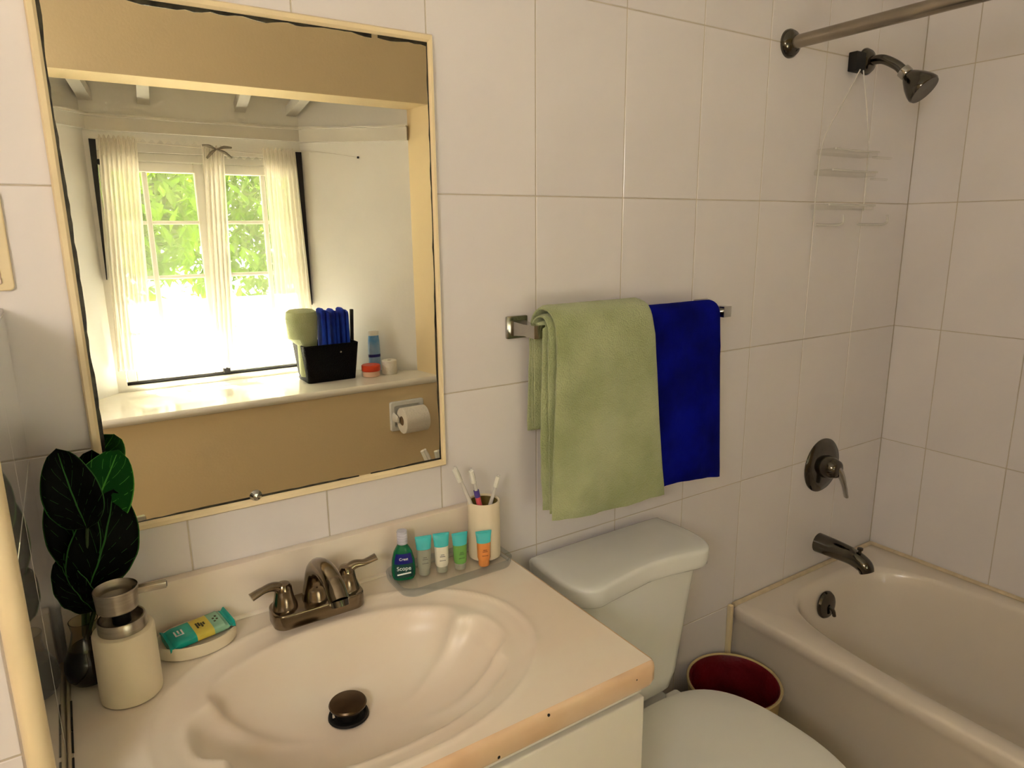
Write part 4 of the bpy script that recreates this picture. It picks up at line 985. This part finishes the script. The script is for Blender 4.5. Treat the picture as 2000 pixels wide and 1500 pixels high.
# rolled green towel sticking out on the left
rr = []
c0 = Vector((0.065, VY_(1.70), LZ + 0.020))
for r, h in ((0.02, 0.0), (0.045, 0.004), (0.05, 0.02), (0.052, 0.13), (0.060, 0.16), (0.063, 0.24), (0.060, 0.262), (0.048, 0.270), (0.02, 0.271)):
    rr.append([c0 + Vector((r * math.cos(2 * PI * i / 36) * (1 + 0.03 * math.sin(3 * 2 * PI * i / 36)) * (0.72 if h < 0.14 else 0.95) + (0.016 if h < 0.14 else 0.0), r * math.sin(2 * PI * i / 36) * (0.72 if h < 0.14 else 0.95), h)) for i in range(36)])
tag(obj('rolled_towel', loft(rr), 'towel_green'), 'sage green rolled towel standing in the black basket', 'towel')
for k, (x, y, h, tw, lab) in enumerate(((0.148, 1.685, 0.292, 0.019, 'blue folded towel in the basket beside the green roll'), (0.192, 1.70, 0.286, 0.016, 'blue folded towel in the middle of the basket'), (0.232, 1.70, 0.288, 0.017, 'blue folded towel at the right of the basket'))):
    t = root('folded_towel', (x, VY_(y), LZ + 0.02), lab, 'towel', 'blue towels in the basket')
    for q in (-1, 1):
        rings = []
        for z, e in ((0.02, 0.8), (0.10, 0.95), (0.22, 1.0), (0.26, 0.98), (h - 0.006 - 0.01 * (q > 0), 0.9), (h - 0.01 * (q > 0), 0.55)):
            rings.append([Vector((px, py, LZ + z)) for px, py in superell(x + q * tw * 0.5, VY_(y), tw * 0.52 * e, 0.042 * e, 3.0, 24)])
        obj('fold', loft(rings), 'towel_bright', t)
tag(obj('hair_comb', rotated(box(0.262, 0.278, VY_(1.735), VY_(1.725), LZ + 0.03, LZ + 0.275, 0.004, 2), (0.27, VY_(1.73), LZ), 'Y', 0.05), 'darkwood'), 'dark upright handle at the right end of the basket', 'brush')
# can, jar and rolls
cn = root('spray_can', (0.375, VY_(1.735), LZ), 'pale blue toiletry bottle with dark band behind the orange jar', 'bottle')
obj('can_body', loft([[Vector((x, y, LZ + z)) for x, y in superell(0.375, VY_(1.735), a, b, 2.2, 28)] for a, b, z in ((0.022, 0.015, 0.0005), (0.025, 0.018, 0.004), (0.026, 0.018, 0.08), (0.025, 0.017, 0.125), (0.022, 0.013, 0.155))]), 'spray', cn)
obj('band', loft([[Vector((x, y, LZ + z)) for x, y in superell(0.375, VY_(1.735), 0.0263, 0.0184, 2.2, 28)] for z in (0.064, 0.076)], False, False), 'navy', cn)
obj('cap', loft([[Vector((x, y, LZ + z)) for x, y in superell(0.375, VY_(1.735), a, b, 2.4, 28)] for a, b, z in ((0.020, 0.011, 0.1555), (0.021, 0.011, 0.158), (0.023, 0.006, 0.172), (0.022, 0.004, 0.174))]), 'plastic_white', cn)
jr = root('cosmetic_jar', (0.325, VY_(1.655), LZ), 'squat jar with orange-red lid on the ledge', 'jar')
obj('jar_body', lathe((0.325, VY_(1.655), LZ), [(0.033, 0.0), (0.036, 0.003), (0.036, 0.020), (0.033, 0.023)], 36), 'jar', jr)
obj('lid', lathe((0.325, VY_(1.655), LZ + 0.0231), [(0.037, 0.0), (0.0385, 0.002), (0.0385, 0.022), (0.036, 0.025), (0, 0.0255)], 36), 'jar_lid', jr)
rp = root('toilet_roll', (0.407, VY_(1.655), LZ), 'small white paper roll standing on the ledge beside the jar', 'paper roll')
obj('paper', lathe((0.407, VY_(1.655), LZ), [(0.010, 0.0005), (0.030, 0.0005), (0.031, 0.003), (0.031, 0.056), (0.029, 0.0585), (0.011, 0.0585), (0.0105, 0.056), (0.010, 0.0005)], 36, cap0=False, cap1=False), 'paper', rp)
obj('core', lathe((0.407, VY_(1.655), LZ), [(0.0099, 0.001), (0.0099, 0.057)], 20), 'card', rp)

# toilet paper holder on the opposite wall
hy = YB + 0.0005
hp = root('paper_holder', (0.41, YB, -0.79), 'white ceramic toilet paper holder on the tan wall below the ledge', 'paper holder')
bm = bmesh.new()
rr = []
for e, y in ((0.0, hy), (0.0, hy + 0.008), (0.003, hy + 0.012), (0.016, hy + 0.013), (0.020, hy + 0.009), (0.022, hy + 0.002)):
    rr.append([Vector((x, y, z)) for x, z in rrect(0.334 + e, 0.482 - e, -0.850 + e, -0.728 - e, 0.008, 4)])
obj('backplate', loft(rr, False, True), 'ceramic', hp)
for x in (0.347, 0.469):
    obj('ear', tube([(x, hy + 0.004, -0.790), (x, hy + 0.03, -0.790), (x, hy + 0.055, -0.792)], [0.022, 0.017, 0.012], 14, flat=(0.4, 1.0)), 'ceramic', hp)
rl2 = root('paper_roll', (0.418, hy + 0.062, -0.85), 'white toilet paper roll hanging in the ceramic holder', 'paper roll')
obj('paper', lathe((0.358, hy + 0.064, -0.795), [(0.019, 0.0), (0.050, 0.0), (0.052, 0.002), (0.052, 0.100), (0.050, 0.102), (0.019, 0.102)], 44, axis=(1, 0, 0), cap0=False, cap1=False), 'paper', rl2)
obj('core', lathe((0.3585, hy + 0.064, -0.795), [(0.0189, 0.0), (0.0189, 0.101)], 24, axis=(1, 0, 0)), 'card', rl2)


# unseen globe added as fill light, behind the camera to the left
fill_m = bpy.data.materials.new('fill_glow'); fill_m.use_nodes = True
_b = fill_m.node_tree.nodes['Principled BSDF']; _b.inputs['Emission Color'].default_value = (1.0, 0.975, 0.985, 1); _b.inputs['Emission Strength'].default_value = FILL
lp = root('fill_lamp', (-1.35, YB, 0.20), 'glowing globe added as unseen fill light left of the bay opening', 'fill light')
obj('fill_base', lathe((-1.35, YB + 0.0005, 0.20), [(0.06, 0), (0.06, 0.008), (0.045, 0.014), (0.042, 0.03)], 32, axis=(0, 1, 0)), 'plastic_white', lp)
obj('globe', lathe((-1.35, YB + 0.165, 0.20), [(0.001, -0.14)] + [(0.14 * math.sin(PI * k / 16), -0.14 * math.cos(PI * k / 16)) for k in range(1, 16)] + [(0.001, 0.14)], 32), fill_m, lp)
